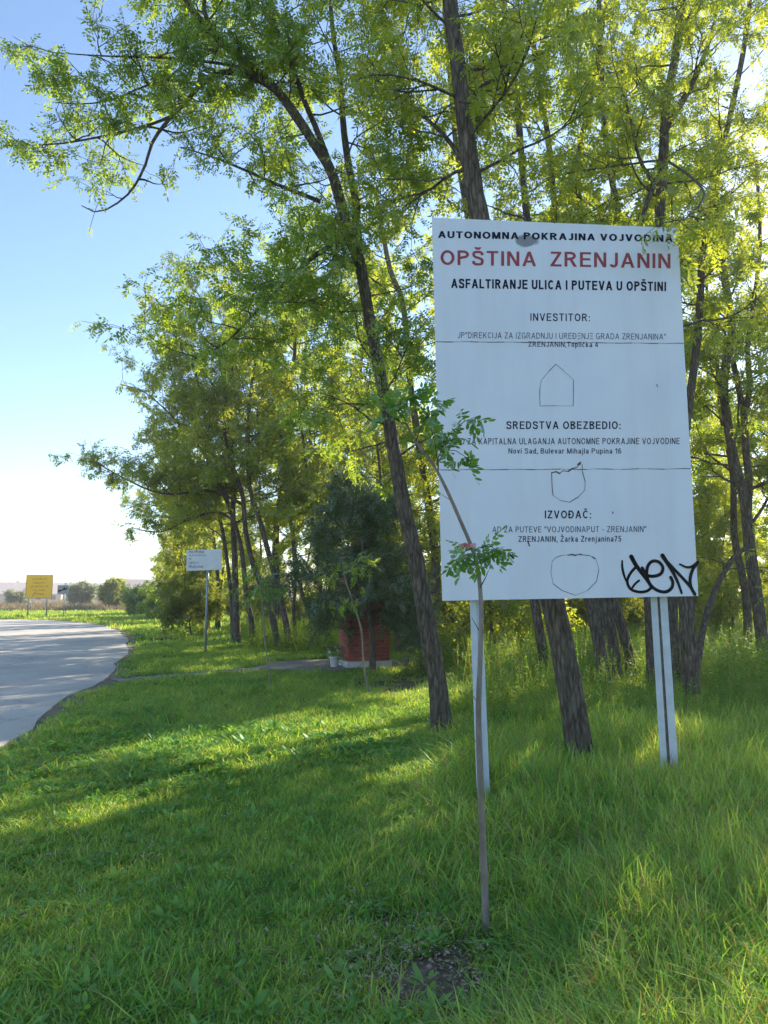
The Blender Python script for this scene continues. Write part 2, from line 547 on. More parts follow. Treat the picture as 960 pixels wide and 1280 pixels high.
gx = np.unique(np.concatenate([np.linspace(-900, -100, 10), np.linspace(-100, -16, 60), np.arange(-16, 12, .2), np.linspace(12, 60, 80), np.linspace(60, 900, 12)]))
gy = np.unique(np.concatenate([np.linspace(-300, -10, 6), np.arange(-10, 2, .8), np.arange(2, 26, .2), np.linspace(26, 100, 130), np.linspace(100, 400, 40), np.linspace(400, 1600, 8)]))
XX, YY = np.meshgrid(gx, gy)
ZZ = gz(XX, YY)
inr = inside(road_poly, XX, YY)
dr = dist_poly(edge, XX, YY)
ZZ = np.where(inr, ZZ * 0 - .02, ZZ * np.clip(dr / .8, 0, 1))
inpad = inside(PAD, XX, YY); dp = dist_poly(np.vstack([PAD, PAD[:1]]), XX, YY)
ZZ = np.where(inpad, -.02, ZZ * np.clip(dp / .5, 0, 1))
dpa = dist_poly(PATH, XX, YY)
ZZ = ZZ * np.clip(dpa / .5, 0, 1)
verge = np.exp(-np.clip(dr - .12, 0, 9) / .28) * (1 + .4 * fbm(XX, YY, 3, 9))
pathm = np.exp(-(dpa / .2) ** 4)
field = np.clip((YY - 76 - 3 * fbm(XX, YY, .1, 2)) / 5, 0, 1) * (XX < 30)
far_verge = np.exp(-np.clip(dr - .3, 0, 9) / 1.2) * (YY > 38)
bare = np.clip(bare_mask(XX, YY), 0, 1)
ni, nj = XX.shape
idx = np.arange(ni * nj).reshape(ni, nj)
Q = np.stack([idx[:-1, :-1], idx[:-1, 1:], idx[1:, 1:], idx[1:, :-1]], -1).reshape(-1, 4)

m, nt, out = mat('ground')
pos = coords(nt, 'Position')
def attr(nt, n): 
    a = nt.nodes.new('ShaderNodeAttribute'); a.attribute_name = n; return a.outputs['Fac']
n1 = noise_n(nt, 22, 6, .7, pos); n2 = noise_n(nt, .9, 5, .6, pos); n3 = noise_n(nt, 70, 3, .6, pos)
soil = ramp(nt, n1.outputs[0], [(.3, (.10, .075, .052)), (.55, (.20, .155, .11)), (.75, (.34, .28, .215))])
grs = ramp(nt, n1.outputs[0], [(.3, (.025, .045, .012)), (.6, (.05, .10, .022)), (.8, (.09, .13, .03))])
c = mixc(nt, grs.outputs[0], soil.outputs[0], attr(nt, 'bare'))
dust = ramp(nt, n1.outputs[0], [(.3, (.20, .165, .12)), (.7, (.36, .31, .24))])
c = mixc(nt, c, dust.outputs[0], attr(nt, 'dust'))
fpos = coords(nt, 'Position', (.05, .35, 1)); nf = noise_n(nt, 1.0, 8, .7, fpos)
fld = ramp(nt, nf.outputs[0], [(.3, (.17, .13, .085)), (.5, (.26, .19, .12)), (.7, (.22, .20, .10))])
c = mixc(nt, c, fld.outputs[0], attr(nt, 'field'))
pbsdf(nt, out, c, .95, bump(nt, n1.outputs[0], .6, .03), 0, .1)
M_ground = m
dustm = np.clip(np.maximum(verge * .9, np.maximum(pathm, far_verge * .9)), 0, 1)
me = npmesh('ground', np.column_stack([XX.ravel(), YY.ravel(), ZZ.ravel()]), [Q], [M_ground], None, True,
            {'bare': ('FLOAT', 'POINT', bare.astype(np.float32)), 'dust': ('FLOAT', 'POINT', dustm.astype(np.float32)), 'field': ('FLOAT', 'POINT', field.astype(np.float32))})
tag(link('ground', me), kind='structure')

# road: one sheet with a slightly crumbled edge
m, nt, out = mat('asphalt')
pos = coords(nt, 'Position')
n1 = noise_n(nt, 90, 4, .7, pos); n2 = noise_n(nt, .35, 5, .6, pos); n3 = noise_n(nt, 3.5, 5, .65, pos)
c1 = ramp(nt, n1.outputs[0], [(.3, (.42, .395, .37)), (.7, (.56, .53, .50))])
c2 = ramp(nt, n2.outputs[0], [(.35, (.8, .8, .82)), (.65, (1.15, 1.12, 1.05))])
c = mixc(nt, c1.outputs[0], c2.outputs[0], 1.0, 'MULTIPLY')
vo = N(nt, 'ShaderNodeTexVoronoi', feature='DISTANCE_TO_EDGE', inp={'Scale': .35})
wp = mixc(nt, pos, n3.outputs[1], .3, 'LINEAR_LIGHT'); nt.links.new(wp, vo.inputs['Vector'])
cr = ramp(nt, vo.outputs[0], [(0, (.35, .35, .35)), (.008, (1, 1, 1))])
c = mixc(nt, c, cr.outputs[0], .7, 'MULTIPLY')
pbsdf(nt, out, c, .85, bump(nt, n1.outputs[0], .35, .01), 0, .3)
M_asph = m
V = np.column_stack([road_poly, np.full(len(road_poly), .012)])
n = len(V)
V2 = V.copy(); V2[:, 2] = -.06
me = npmesh('road', np.vstack([V, V2]), [np.arange(n)[None], np.array([[i, (i + 1) % n, n + (i + 1) % n, n + i] for i in range(n)])], [M_asph])
bm_fix(me)
tag(link('road', me), kind='structure')

# concrete pad round the shrine
M_pad = simple('worn_concrete', (.30, .275, .24), (.16, .14, .115), 3.5, .9, .3, detail=8, kind='Position')
pp = np.vstack([PAD, PAD[:1]]); pp = smooth_path(np.column_stack([pp, pp[:, 0] * 0]), 60)[:-1]
pp[:, :2] += np.random.default_rng(3).normal(0, .04, (59, 2))
n = len(pp); V = pp.copy(); V[:, 2] = .03; V2 = pp.copy(); V2[:, 2] = -.06
me = npmesh('pavement', np.vstack([V, V2]), [np.arange(n)[None], np.array([[i, (i + 1) % n, n + (i + 1) % n, n + i] for i in range(n)])], [M_pad]); bm_fix(me)
tag(link('pavement', me), kind='structure')
# worn footpath strip
V = []; 
pth = smooth_path(np.column_stack([PATH, PATH[:, 0] * 0]), 30)
tn = np.gradient(pth, axis=0); nn = np.column_stack([-tn[:, 1], tn[:, 0], tn[:, 0] * 0]); nn /= np.linalg.norm(nn, axis=1, keepdims=True)
w = .30 + .05 * np.sin(np.arange(30) * 1.7)
V = np.vstack([pth + nn * w[:, None] + [0, 0, .014], pth - nn * w[:, None] + [0, 0, .014]])
tag(link('path', npmesh('path', V, [np.array([[i, i + 1, 30 + i + 1, 30 + i] for i in range(29)])], [M_pad])), kind='structure')

# ------------------------------------------------------------------ grass (nobody could count it)
def blade_mesh(name, rg, nb, rad, h0, h1, w, bend, material):
    V = []; Q3 = []; Q4 = []
    for b in range(nb):
        a = rg.uniform(0, 6.28); r = rad * math.sqrt(rg.uniform(0, 1))
        x0, y0 = r * math.cos(a), r * math.sin(a)
        h = rg.uniform(h0, h1); az = rg.uniform(0, 6.28); bd = bend * rg.uniform(.3, 1.4)
        ww = w * rg.uniform(.7, 1.3); fa = az + PI / 2 + rg.normal(0, .5)
        wx, wy = math.cos(fa) * ww / 2, math.sin(fa) * ww / 2
        base = len(V)
        for k, t in enumerate((0, .38, .75, 1.0)):
            o = bd * h * t ** 2.0; z = h * (t - .35 * bd * t ** 2.5)
            cx, cy = x0 + math.cos(az) * o, y0 + math.sin(az) * o
            s_ = (1, .95, .6, 0)[k]
            if k < 3: V += [[cx - wx * s_, cy - wy * s_, z], [cx + wx * s_, cy + wy * s_, z]]
            else: V.append([cx, cy, z])
        Q4 += [[base, base + 1, base + 3, base + 2], [base + 2, base + 3, base + 5, base + 4]]
        Q3.append([base + 4, base + 5, base + 6])
    V = np.array(V); 
    me = npmesh(name, V, [np.array(Q4), np.array(Q3)], [material], None, True)
    return bpy.data.objects.new(name, me)
def weed_mesh(name, rg, nl, material):
    V = []; Q = []
    for b in range(nl):
        az = rg.uniform(0, 6.28); l = rg.uniform(.03, .07); w = l * rg.uniform(.35, .6); z0 = rg.uniform(.01, .07); rr = rg.uniform(0, .05)
        up = rg.uniform(.1, .9)
        c0 = np.array([math.cos(az) * rr, math.sin(az) * rr, z0]); d = np.array([math.cos(az), math.sin(az), up]); s_ = np.array([-math.sin(az), math.cos(az), 0])
        base = len(V)
        V += [c0, c0 + d * l * .35 + s_ * w / 2, c0 + d * l * .75 + s_ * w / 2.6, c0 + d * l, c0 + d * l * .75 - s_ * w / 2.6, c0 + d * l * .35 - s_ * w / 2]
        Q.append([base + i for i in range(6)])
    me = npmesh(name, np.array(V), [np.array(Q)], [material])
    return bpy.data.objects.new(name, me)

def grass_mat(name, stops, trans, tm=.35, dryamt=.06):
    m, nt, out = mat(name)
    pos = coords(nt, 'Position')
    n1 = noise_n(nt, .55, 4, .6, pos); 
    oi = nt.nodes.new('ShaderNodeObjectInfo'); geo = nt.nodes.new('ShaderNodeNewGeometry')
    a = N(nt, 'ShaderNodeMath', operation='MULTIPLY_ADD', inp={1: .4}); nt.links.new(oi.outputs['Random'], a.inputs[0]); nt.links.new(n1.outputs[0], a.inputs[2])
    b = N(nt, 'ShaderNodeMath', operation='MULTIPLY_ADD', inp={1: .4}); nt.links.new(geo.outputs['Random Per Island'], b.inputs[0]); nt.links.new(a.outputs[0], b.inputs[2])
    r = ramp(nt, b.outputs[0], [(p, c) for p, c in stops])
    dry = ramp(nt, geo.outputs['Random Per Island'], [(1 - dryamt - .01, (0, 0, 0)), (1 - dryamt, (1, 1, 1))])
    c = mixc(nt, r.outputs[0], (.26, .22, .11), dry.outputs[0])
    d = nt.nodes.new('ShaderNodeBsdfDiffuse'); t = nt.nodes.new('ShaderNodeBsdfTranslucent'); g = nt.nodes.new('ShaderNodeBsdfGlossy')
    g.inputs['Roughness'].default_value = .45; g.inputs['Color'].default_value = (.8, .9, 1, 1)
    tc = mixc(nt, c, trans, 1.0, 'MULTIPLY')
    nt.links.new(c, d.inputs[0]); nt.links.new(tc, t.inputs[0])
    m1 = nt.nodes.new('ShaderNodeMixShader'); m1.inputs[0].default_value = tm
    nt.links.new(d.outputs[0], m1.inputs[1]); nt.links.new(t.outputs[0], m1.inputs[2])
    m2 = nt.nodes.new('ShaderNodeMixShader'); m2.inputs[0].default_value = .025
    nt.links.new(m1.outputs[0], m2.inputs[1]); nt.links.new(g.outputs[0], m2.inputs[2])
    nt.links.new(m2.outputs[0], out.inputs[0])
    return m
M_grass = grass_mat('grass_blade', [(.45, (.055, .19, .035)), (.75, (.17, .39, .06)), (1.15, (.38, .52, .11))], (2.3, 1.8, .9), .46, .05)
M_weed = grass_mat('weed_leaf', [(.35, (.08, .22, .045)), (1.1, (.17, .33, .07))], (2.5, 2.2, 1.0), .35, .02)
M_dry = grass_mat('dry_weed', [(.35, (.20, .14, .09)), (1.1, (.33, .26, .15))], (1.2, 1.1, 1.0), .3, .1)

rgt = np.random.default_rng(11)
T_short = [blade_mesh('grass_tuft', rgt, 24, .065, .035, .105, .0058, .95, M_grass) for _ in range(3)]
T_tall = [blade_mesh('tall_grass_tuft', rgt, 20, .08, .10, .34, .0072, .7, M_grass) for _ in range(3)]
T_weed = [weed_mesh('weed_tuft', rgt, 14, M_weed) for _ in range(2)]
T_far = [blade_mesh('far_grass_tuft', rgt, 22, .22, .08, .22, .022, .6, M_grass) for _ in range(2)]
T_dry = [blade_mesh('dry_tuft', rgt, 18, .7, .35, .9, .06, .3, M_dry) for _ in range(2)]

def scatter(name, pts, rotz, scl, var, protos, label=None, tilt=.12, seed=0):
    rgx = np.random.default_rng(seed)
    n = len(pts)
    rot = np.column_stack([rgx.normal(0, tilt, n), rgx.normal(0, tilt, n), rotz])
    me = bpy.data.meshes.new(name)
    me.vertices.add(n); me.vertices.foreach_set('co', np.asarray(pts, np.float32).ravel())
    for k, typ, arr, f in (('rot', 'FLOAT_VECTOR', rot, 'vector'), ('scl', 'FLOAT_VECTOR', scl, 'vector'), ('var', 'INT', var, 'value')):
        a = me.attributes.new(k, typ, 'POINT'); a.data.foreach_set(f, np.asarray(arr).astype(np.int32 if typ == 'INT' else np.float32).ravel())
    o = link(name, me)
    g = bpy.data.node_groups.new(name, 'GeometryNodeTree')
    g.interface.new_socket('Geometry', in_out='INPUT', socket_type='NodeSocketGeometry')
    g.interface.new_socket('Geometry', in_out='OUTPUT', socket_type='NodeSocketGeometry')
    gi = g.nodes.new('NodeGroupInput'); go = g.nodes.new('NodeGroupOutput'); jn = g.nodes.new('GeometryNodeJoinGeometry')
    def na(nm, t):
        q = g.nodes.new('GeometryNodeInputNamedAttribute'); q.data_type = t; q.inputs[0].default_value = nm; return q.outputs[0]
    ar = na('rot', 'FLOAT_VECTOR'); as_ = na('scl', 'FLOAT_VECTOR'); av = na('var', 'INT')
    for i, pr in enumerate(protos):
        oi = g.nodes.new('GeometryNodeObjectInfo'); oi.inputs['Object'].default_value = pr; oi.inputs['As Instance'].default_value = True
        ip = g.nodes.new('GeometryNodeInstanceOnPoints')
        cmpn = g.nodes.new('FunctionNodeCompare'); cmpn.data_type = 'INT'; cmpn.operation = 'EQUAL'
        g.links.new(av, cmpn.inputs[2]); cmpn.inputs[3].default_value = i
        g.links.new(gi.outputs[0], ip.inputs['Points']); g.links.new(oi.outputs['Geometry'], ip.inputs['Instance'])
        g.links.new(cmpn.outputs[0], ip.inputs['Selection']); g.links.new(ar, ip.inputs['Rotation']); g.links.new(as_, ip.inputs['Scale'])
        g.links.new(ip.outputs[0], jn.inputs[0])
    g.links.new(jn.outputs[0], go.inputs[0])
    md = o.modifiers.new('scatter', 'NODES'); md.node_group = g
    tag(o, label, None, None, 'stuff')
    return o
def region(rgx, n, x0, x1, y0, y1):
    return rgx.uniform(x0, x1, n), rgx.uniform(y0, y1, n)
def keep(x, y, rgx, road=.12, pad=True):
    k = ~inside(road_poly, x, y)
    d = dist_poly(edge, x, y)
    k &= rgx.uniform(0, 1, len(x)) < np.clip((d - road) / .45, 0, 1) ** .7
    if pad:
        k &= ~(inside(PAD, x, y)) 
        k &= dist_poly(PATH, x, y) > .42
    b = bare_mask(x, y)
    k &= rgx.uniform(0, 1, len(x)) > np.clip(b * 1.15, 0, .96)
    return k
def tallness(x, y):
    t = np.clip((x + .25 - .07 * (y - 3)) / 1.5, 0, 1)
    t = t * t * (3 - 2 * t)
    return np.clip((t + .2 * fbm(x, y, 1.3, 4)) * (1 - 1.2 * np.clip(bare_mask(x, y), 0, .8)), 0, 1)
rgx = np.random.default_rng(21)
xs = []; ys = []; sc_ = []
for (n, y0, y1) in ((21000, 1.6, 6.5), (17000, 6.5, 13), (13000, 13, 25)):
    y = rgx.uniform(y0, y1, n); x = rgx.uniform(-1, 1, n) * (y * .62 + .8)
    xs.append(x); ys.append(y); sc_.append(np.full(n, 1.0 if y0 < 6 else (1.35 if y0 < 12 else 2.1)))
x = np.concatenate(xs); y = np.concatenate(ys); s_ = np.concatenate(sc_)
k = keep(x, y, rgx); x, y, s_ = x[k], y[k], s_[k]
tl = tallness(x, y)
istall = rgx.uniform(0, 1, len(x)) < tl
wd = (~istall) & (rgx.uniform(0, 1, len(x)) < .03 + .16 * (fbm(x, y, 1.1, 8) > .3)) & (y < 9)
var = np.where(istall, 3 + rgx.integers(0, 3, len(x)), rgx.integers(0, 3, len(x)))
var = np.where(wd, 6 + rgx.integers(0, 2, len(x)), var)
hs = rgx.uniform(.7, 1.25, len(x)) * (1 + .22 * fbm(x, y, 1.6, 6))
hz = np.where(istall, hs * (.45 + .55 * tl), hs)
sv = np.column_stack([s_ * rgx.uniform(.85, 1.2, len(x)), s_ * rgx.uniform(.85, 1.2, len(x)), np.maximum(hz * (1 + (s_ - 1) * .3), .3)])
scatter('grass', np.column_stack([x, y, gz(x, y) - .005]), rgx.uniform(0, 6.28, len(x)), sv, var, T_short + T_tall + T_weed, seed=1)
# further grass and ground cover
y = rgx.uniform(24, 78, 15000) ; x = rgx.uniform(-1, 1, 15000) * (y * .62 + 1) + 1
k = keep(x, y, rgx); x, y = x[k], y[k]
sf = np.clip(y / 30, 1, 2.2)
scatter('far_grass', np.column_stack([x, y, gz(x, y) - .01]), rgx.uniform(0, 6.28, len(x)), np.column_stack([sf * 1.1, sf * 1.1, rgx.uniform(.6, 1.3, len(x)) * (1 + (x > -3))]), rgx.integers(0, 2, len(x)), T_far, seed=2)
y = 76 + 200 * rgx.uniform(0, 1, 9000) ** 1.6; x = rgx.uniform(-.62, .3, 9000) * y
scatter('dry_field_weeds', np.column_stack([x, y, gz(x, y)]), rgx.uniform(0, 6.28, len(x)), np.column_stack([np.full(len(x), 1.2), np.full(len(x), 1.2), rgx.uniform(.5, 1.2, len(x))]), rgx.integers(0, 2, len(x)), T_dry, seed=3)

M_wweed = grass_mat('woodland_weed', [(.35, (.07, .17, .03)), (1.1, (.19, .30, .06))], (2.4, 2.2, .8), .5, .05)
def stalk_mesh(rg, ns):
    V = []; Q = []
    for b in range(ns):
        x0, y0 = rg.normal(0, .12, 2); h = rg.uniform(.3, .75); lx, ly = rg.normal(0, .15, 2)
        for k in range(12):
            t = rg.uniform(.15, 1); c0 = np.array([x0 + lx * t * h, y0 + ly * t * h, t * h]); az = rg.uniform(0, 6.28)
            l = rg.uniform(.05, .11) * (1.2 - .6 * t); d = np.array([math.cos(az), math.sin(az), rg.uniform(-.2, .6)]); sd_ = np.array([-math.sin(az), math.cos(az), 0]) * l * .22
            bb = len(V); V += [c0, c0 + d * l * .45 + sd_, c0 + d * l, c0 + d * l * .45 - sd_]; Q.append([bb, bb + 1, bb + 2, bb + 3])
        bb = len(V); V += [[x0 - .003, y0, 0], [x0 + .003, y0, 0], [x0 + lx * h + .001, y0 + ly * h, h], [x0 + lx * h - .001, y0 + ly * h, h]]; Q.append([bb, bb + 1, bb + 2, bb + 3])
    return bpy.data.objects.new('woodland_weed', npmesh('woodland_weed', np.array(V), [np.array(Q)], [M_wweed]))
T_ww = [stalk_mesh(rgt, 5) for _ in range(3)]
y = 8.5 + 26 * rgx.uniform(0, 1, 9000) ** 1.2; x = rgx.uniform(-.25, .68, 9000) * y
k = (x > .8 + .8 * fbm(x, y, .8, 31)) | (y > 19.5)
k &= ~inside(PAD, x, y) & (fbm(x, y, .9, 12) > -.25 - .05 * (y - 10)) & (x > -3.2 - (y - 19) * .28) & (bare_mask(x, y) < .3)
x, y = x[k], y[k]
scatter('woodland_weeds', np.column_stack([x, y, gz(x, y)]), rgx.uniform(0, 6.28, len(x)), np.ones((len(x), 3)) * (rgx.uniform(.6, 1.15, len(x)) * np.clip((y - 5) / 6, .5, 1.2))[:, None], rgx.integers(0, 3, len(x)), T_ww, seed=6)

# leaf litter and dry bits on the bare soil
M_lit = simple('dead_leaf', (.24, .17, .11), (.42, .35, .26), 30, .9, 0, kind='Position')
litter = []
for q in range(2):
    V = []; Qd = []
    for b in range(10):
        az = rgt.uniform(0, 6.28); l = rgt.uniform(.008, .028); w = l * .5; c0 = np.array([rgt.normal(0, .07), rgt.normal(0, .07), rgt.uniform(.004, .02)])
        d = np.array([math.cos(az), math.sin(az), rgt.normal(0, .25)]); s2 = np.array([-math.sin(az), math.cos(az), rgt.normal(0, .25)]); bb = len(V)
        V += [c0, c0 + d * l * .5 + s2 * w / 2, c0 + d * l, c0 + d * l * .5 - s2 * w / 2]; Qd.append([bb, bb + 1, bb + 2, bb + 3])
    litter.append(bpy.data.objects.new('litter_patch', npmesh('litter_patch', np.array(V), [np.array(Qd)], [M_lit])))
n = 60000; y = rgx.uniform(2, 26, n); x = rgx.uniform(-1, 1, n) * (y * .6 + .5)
b = np.clip(bare_mask(x, y), 0, 1) + .5 * np.exp(-(dist_poly(edge, x, y) / .25)) * (~inside(road_poly, x, y))
k = (rgx.uniform(0, 1, n) < b * .5 - .04) & ~inside(road_poly, x, y); x, y = x[k], y[k]
n2 = 1100; y2 = rgx.uniform(2, 16, n2); x2 = rgx.uniform(-1, 1, n2) * (y2 * .6 + .5); k2 = ~inside(road_poly, x2, y2) & ~inside(PAD, x2, y2); x = np.concatenate([x, x2[k2]]); y = np.concatenate([y, y2[k2]])
scatter('leaf_litter', np.column_stack([x, y, np.maximum(gz(x, y), 0) + .004 + (np.arange(len(x)) >= len(x) - k2.sum()) * .03]), rgx.uniform(0, 6.28, len(x)), np.ones((len(x), 3)) * rgx.uniform(.7, 1.4, (len(x), 1)), rgx.integers(0, 2, len(x)), litter, seed=4)

# ------------------------------------------------------------------ the big notice board
M_panel, nt, out = mat('board_paint')
v = coords(nt, 'Object')
nA = noise_n(nt, 2.2, 6, .6, v); nB = noise_n(nt, 40, 3, .5, v); nS = noise_n(nt, 1.0, 4, .6, coords(nt, 'Object', (6, 6, .5)))
c = ramp(nt, nA.outputs[0], [(.3, (.73, .75, .84)), (.7, (.79, .80, .88))]).outputs[0]
c = mixc(nt, c, ramp(nt, nS.outputs[0], [(.45, (1, 1, 1)), (.75, (.90, .89, .87))]).outputs[0], .6, 'MULTIPLY')
# dark scuffed stain high on the sheet
mp = nt.nodes.new('ShaderNodeMapping'); nt.links.new(v, mp.inputs['Vector'])
STAIN = mp
ln = N(nt, 'ShaderNodeVectorMath', operation='LENGTH')
nd = noise_n(nt, 9, 4, .7, v)
ad = N(nt, 'ShaderNodeVectorMath', operation='ADD'); sub = N(nt, 'ShaderNodeVectorMath', operation='SUBTRACT'); sub.inputs[1].default_value = (.5, .5, .5)
nt.links.new(nd.outputs[1], sub.inputs[0]); nt.links.new(mp.outputs[0], ad.inputs[0]); nt.links.new(sub.outputs[0], ad.inputs[1]); nt.links.new(ad.outputs[0], ln.inputs[0])
st = ramp(nt, ln.outputs['Value'], [(.75, (.85, .85, .85)), (1.15, (0, 0, 0))]).outputs[0]
c = mixc(nt, c, (.16, .165, .17), st)
pbsdf(nt, out, c, .45, bump(nt, nB.outputs[0], .03, .002), 0, .4)
M_black = simple('black_print', (.006, .006, .025), (.02, .02, .045), 60, .8, 0, spec=.15)
M_black2 = simple('faded_print', (.02, .02, .05), (.08, .08, .12), 14, .8, 0, spec=.15)
M_red = simple('red_print', (.30, .03, .045), (.40, .07, .08), 12, .6, 0)
M_spray = simple('black_spray_paint', (.004, .004, .006), (.014, .014, .016), 30, .8, .05, spec=.15)
M_line = simple('dark_groove', (.05, .045, .04), (.10, .09, .08), 40, .8, 0)
M_post = simple('pale_blue_painted_steel', (.62, .66, .72), (.48, .53, .60), 9, .5, .1)
M_rust = simple('rust', (.16, .10, .06), (.34, .30, .25), 18, .9, .4)
M_back = simple('galvanised_steel', (.30, .31, .32), (.22, .23, .24), 9, .5, .1, .4)

BDL, BDR = 5.70, 5.93
bBL, bBR, bTL = P(553, 751, BDL), P(873, 745, BDR), P(540, 272, BDL)
bn = unit(np.cross(bBR - bBL, bTL - bBL))
if bn[1] > 0: bn = -bn
def B(px, py, off=0.0):
    d = ray(px, py); c0 = np.array([0, 0, CAMZ])
    t = ((bBL - c0) @ bn) / (d @ bn)
    return c0 + d * t + bn * off
base_b = np.array([*(B(715, 750)[:2]), 0.0])
board = empty('notice_board', base_b, 'large white roadworks notice board with black and red lettering and graffiti on two posts', 'notice board')
def quadpanel(c4, th, name, m, parent):
    front = [np.asarray(p) for p in c4]; back = [p - bn * th for p in front]
    V = np.array(front + back) - base_b
    me = npmesh(name, V, [np.array([[0, 1, 2, 3], [7, 6, 5, 4], [0, 4, 5, 1], [1, 5, 6, 2], [2, 6, 7, 3], [3, 7, 4, 0]])], [m]); bm_fix(me)
    return link(name, me, parent)
# three sheets, 2 mm joints
def lerp(a, b, t): return a + (b - a) * t
e = .25
p1 = quadpanel([B(544.3, 427 - e), B(855, 429.2 - e), B(847, 285), B(540, 272)], .012, 'sheet', M_panel, board)
p2 = quadpanel([B(548.6, 587.2 - e), B(864, 586 - e), B(855, 429.2 + e), B(544.3, 427 + e)], .012, 'sheet', M_panel, board)
p3 = quadpanel([B(553, 751), B(873, 745), B(864, 586 + e), B(548.6, 587.2 + e)], .012, 'sheet', M_panel, board)
s0 = B(657, 301) - base_b
STAIN.inputs['Location'].default_value = (-s0[0] / .12, -s0[1] / .4, -s0[2] / .06)
STAIN.inputs['Scale'].default_value = (1 / .12, 1 / .4, 1 / .06)
# steel rails behind
for (x0, y0, x1, y1) in ((548, 300, 845, 309), (551, 507, 857, 507), (557, 722, 868, 717)):
    mb = MB(base_b)
    a, b2 = B(x0, y0, -.035), B(x1, y1, -.035)
    mb.tube([a, b2], .02, 4)
    mb.build('rear_rail', M_back, board)
for (x0, y0, x1, y1) in ((545, 427.2, 854.5, 429.4), (549, 587.3, 863.5, 586)):
    mb = MB(base_b)
    pts = [B(x0 + (x1 - x0) * t, y0 + (y1 - y0) * t + .35 * math.sin(t * 37), .0005) for t in np.linspace(0, 1, 30)]
    for i in range(29):
        w_ = .0048 * (1 + .5 * math.sin(i * 2.1))
        up = np.array([0, 0, w_])
        V = np.array([pts[i] - up / 2, pts[i + 1] - up / 2, pts[i + 1] + up / 2, pts[i] + up / 2])
        mb.add(V, [np.array([[0, 1, 2, 3]])])
    mb.build('seam', M_line, board)

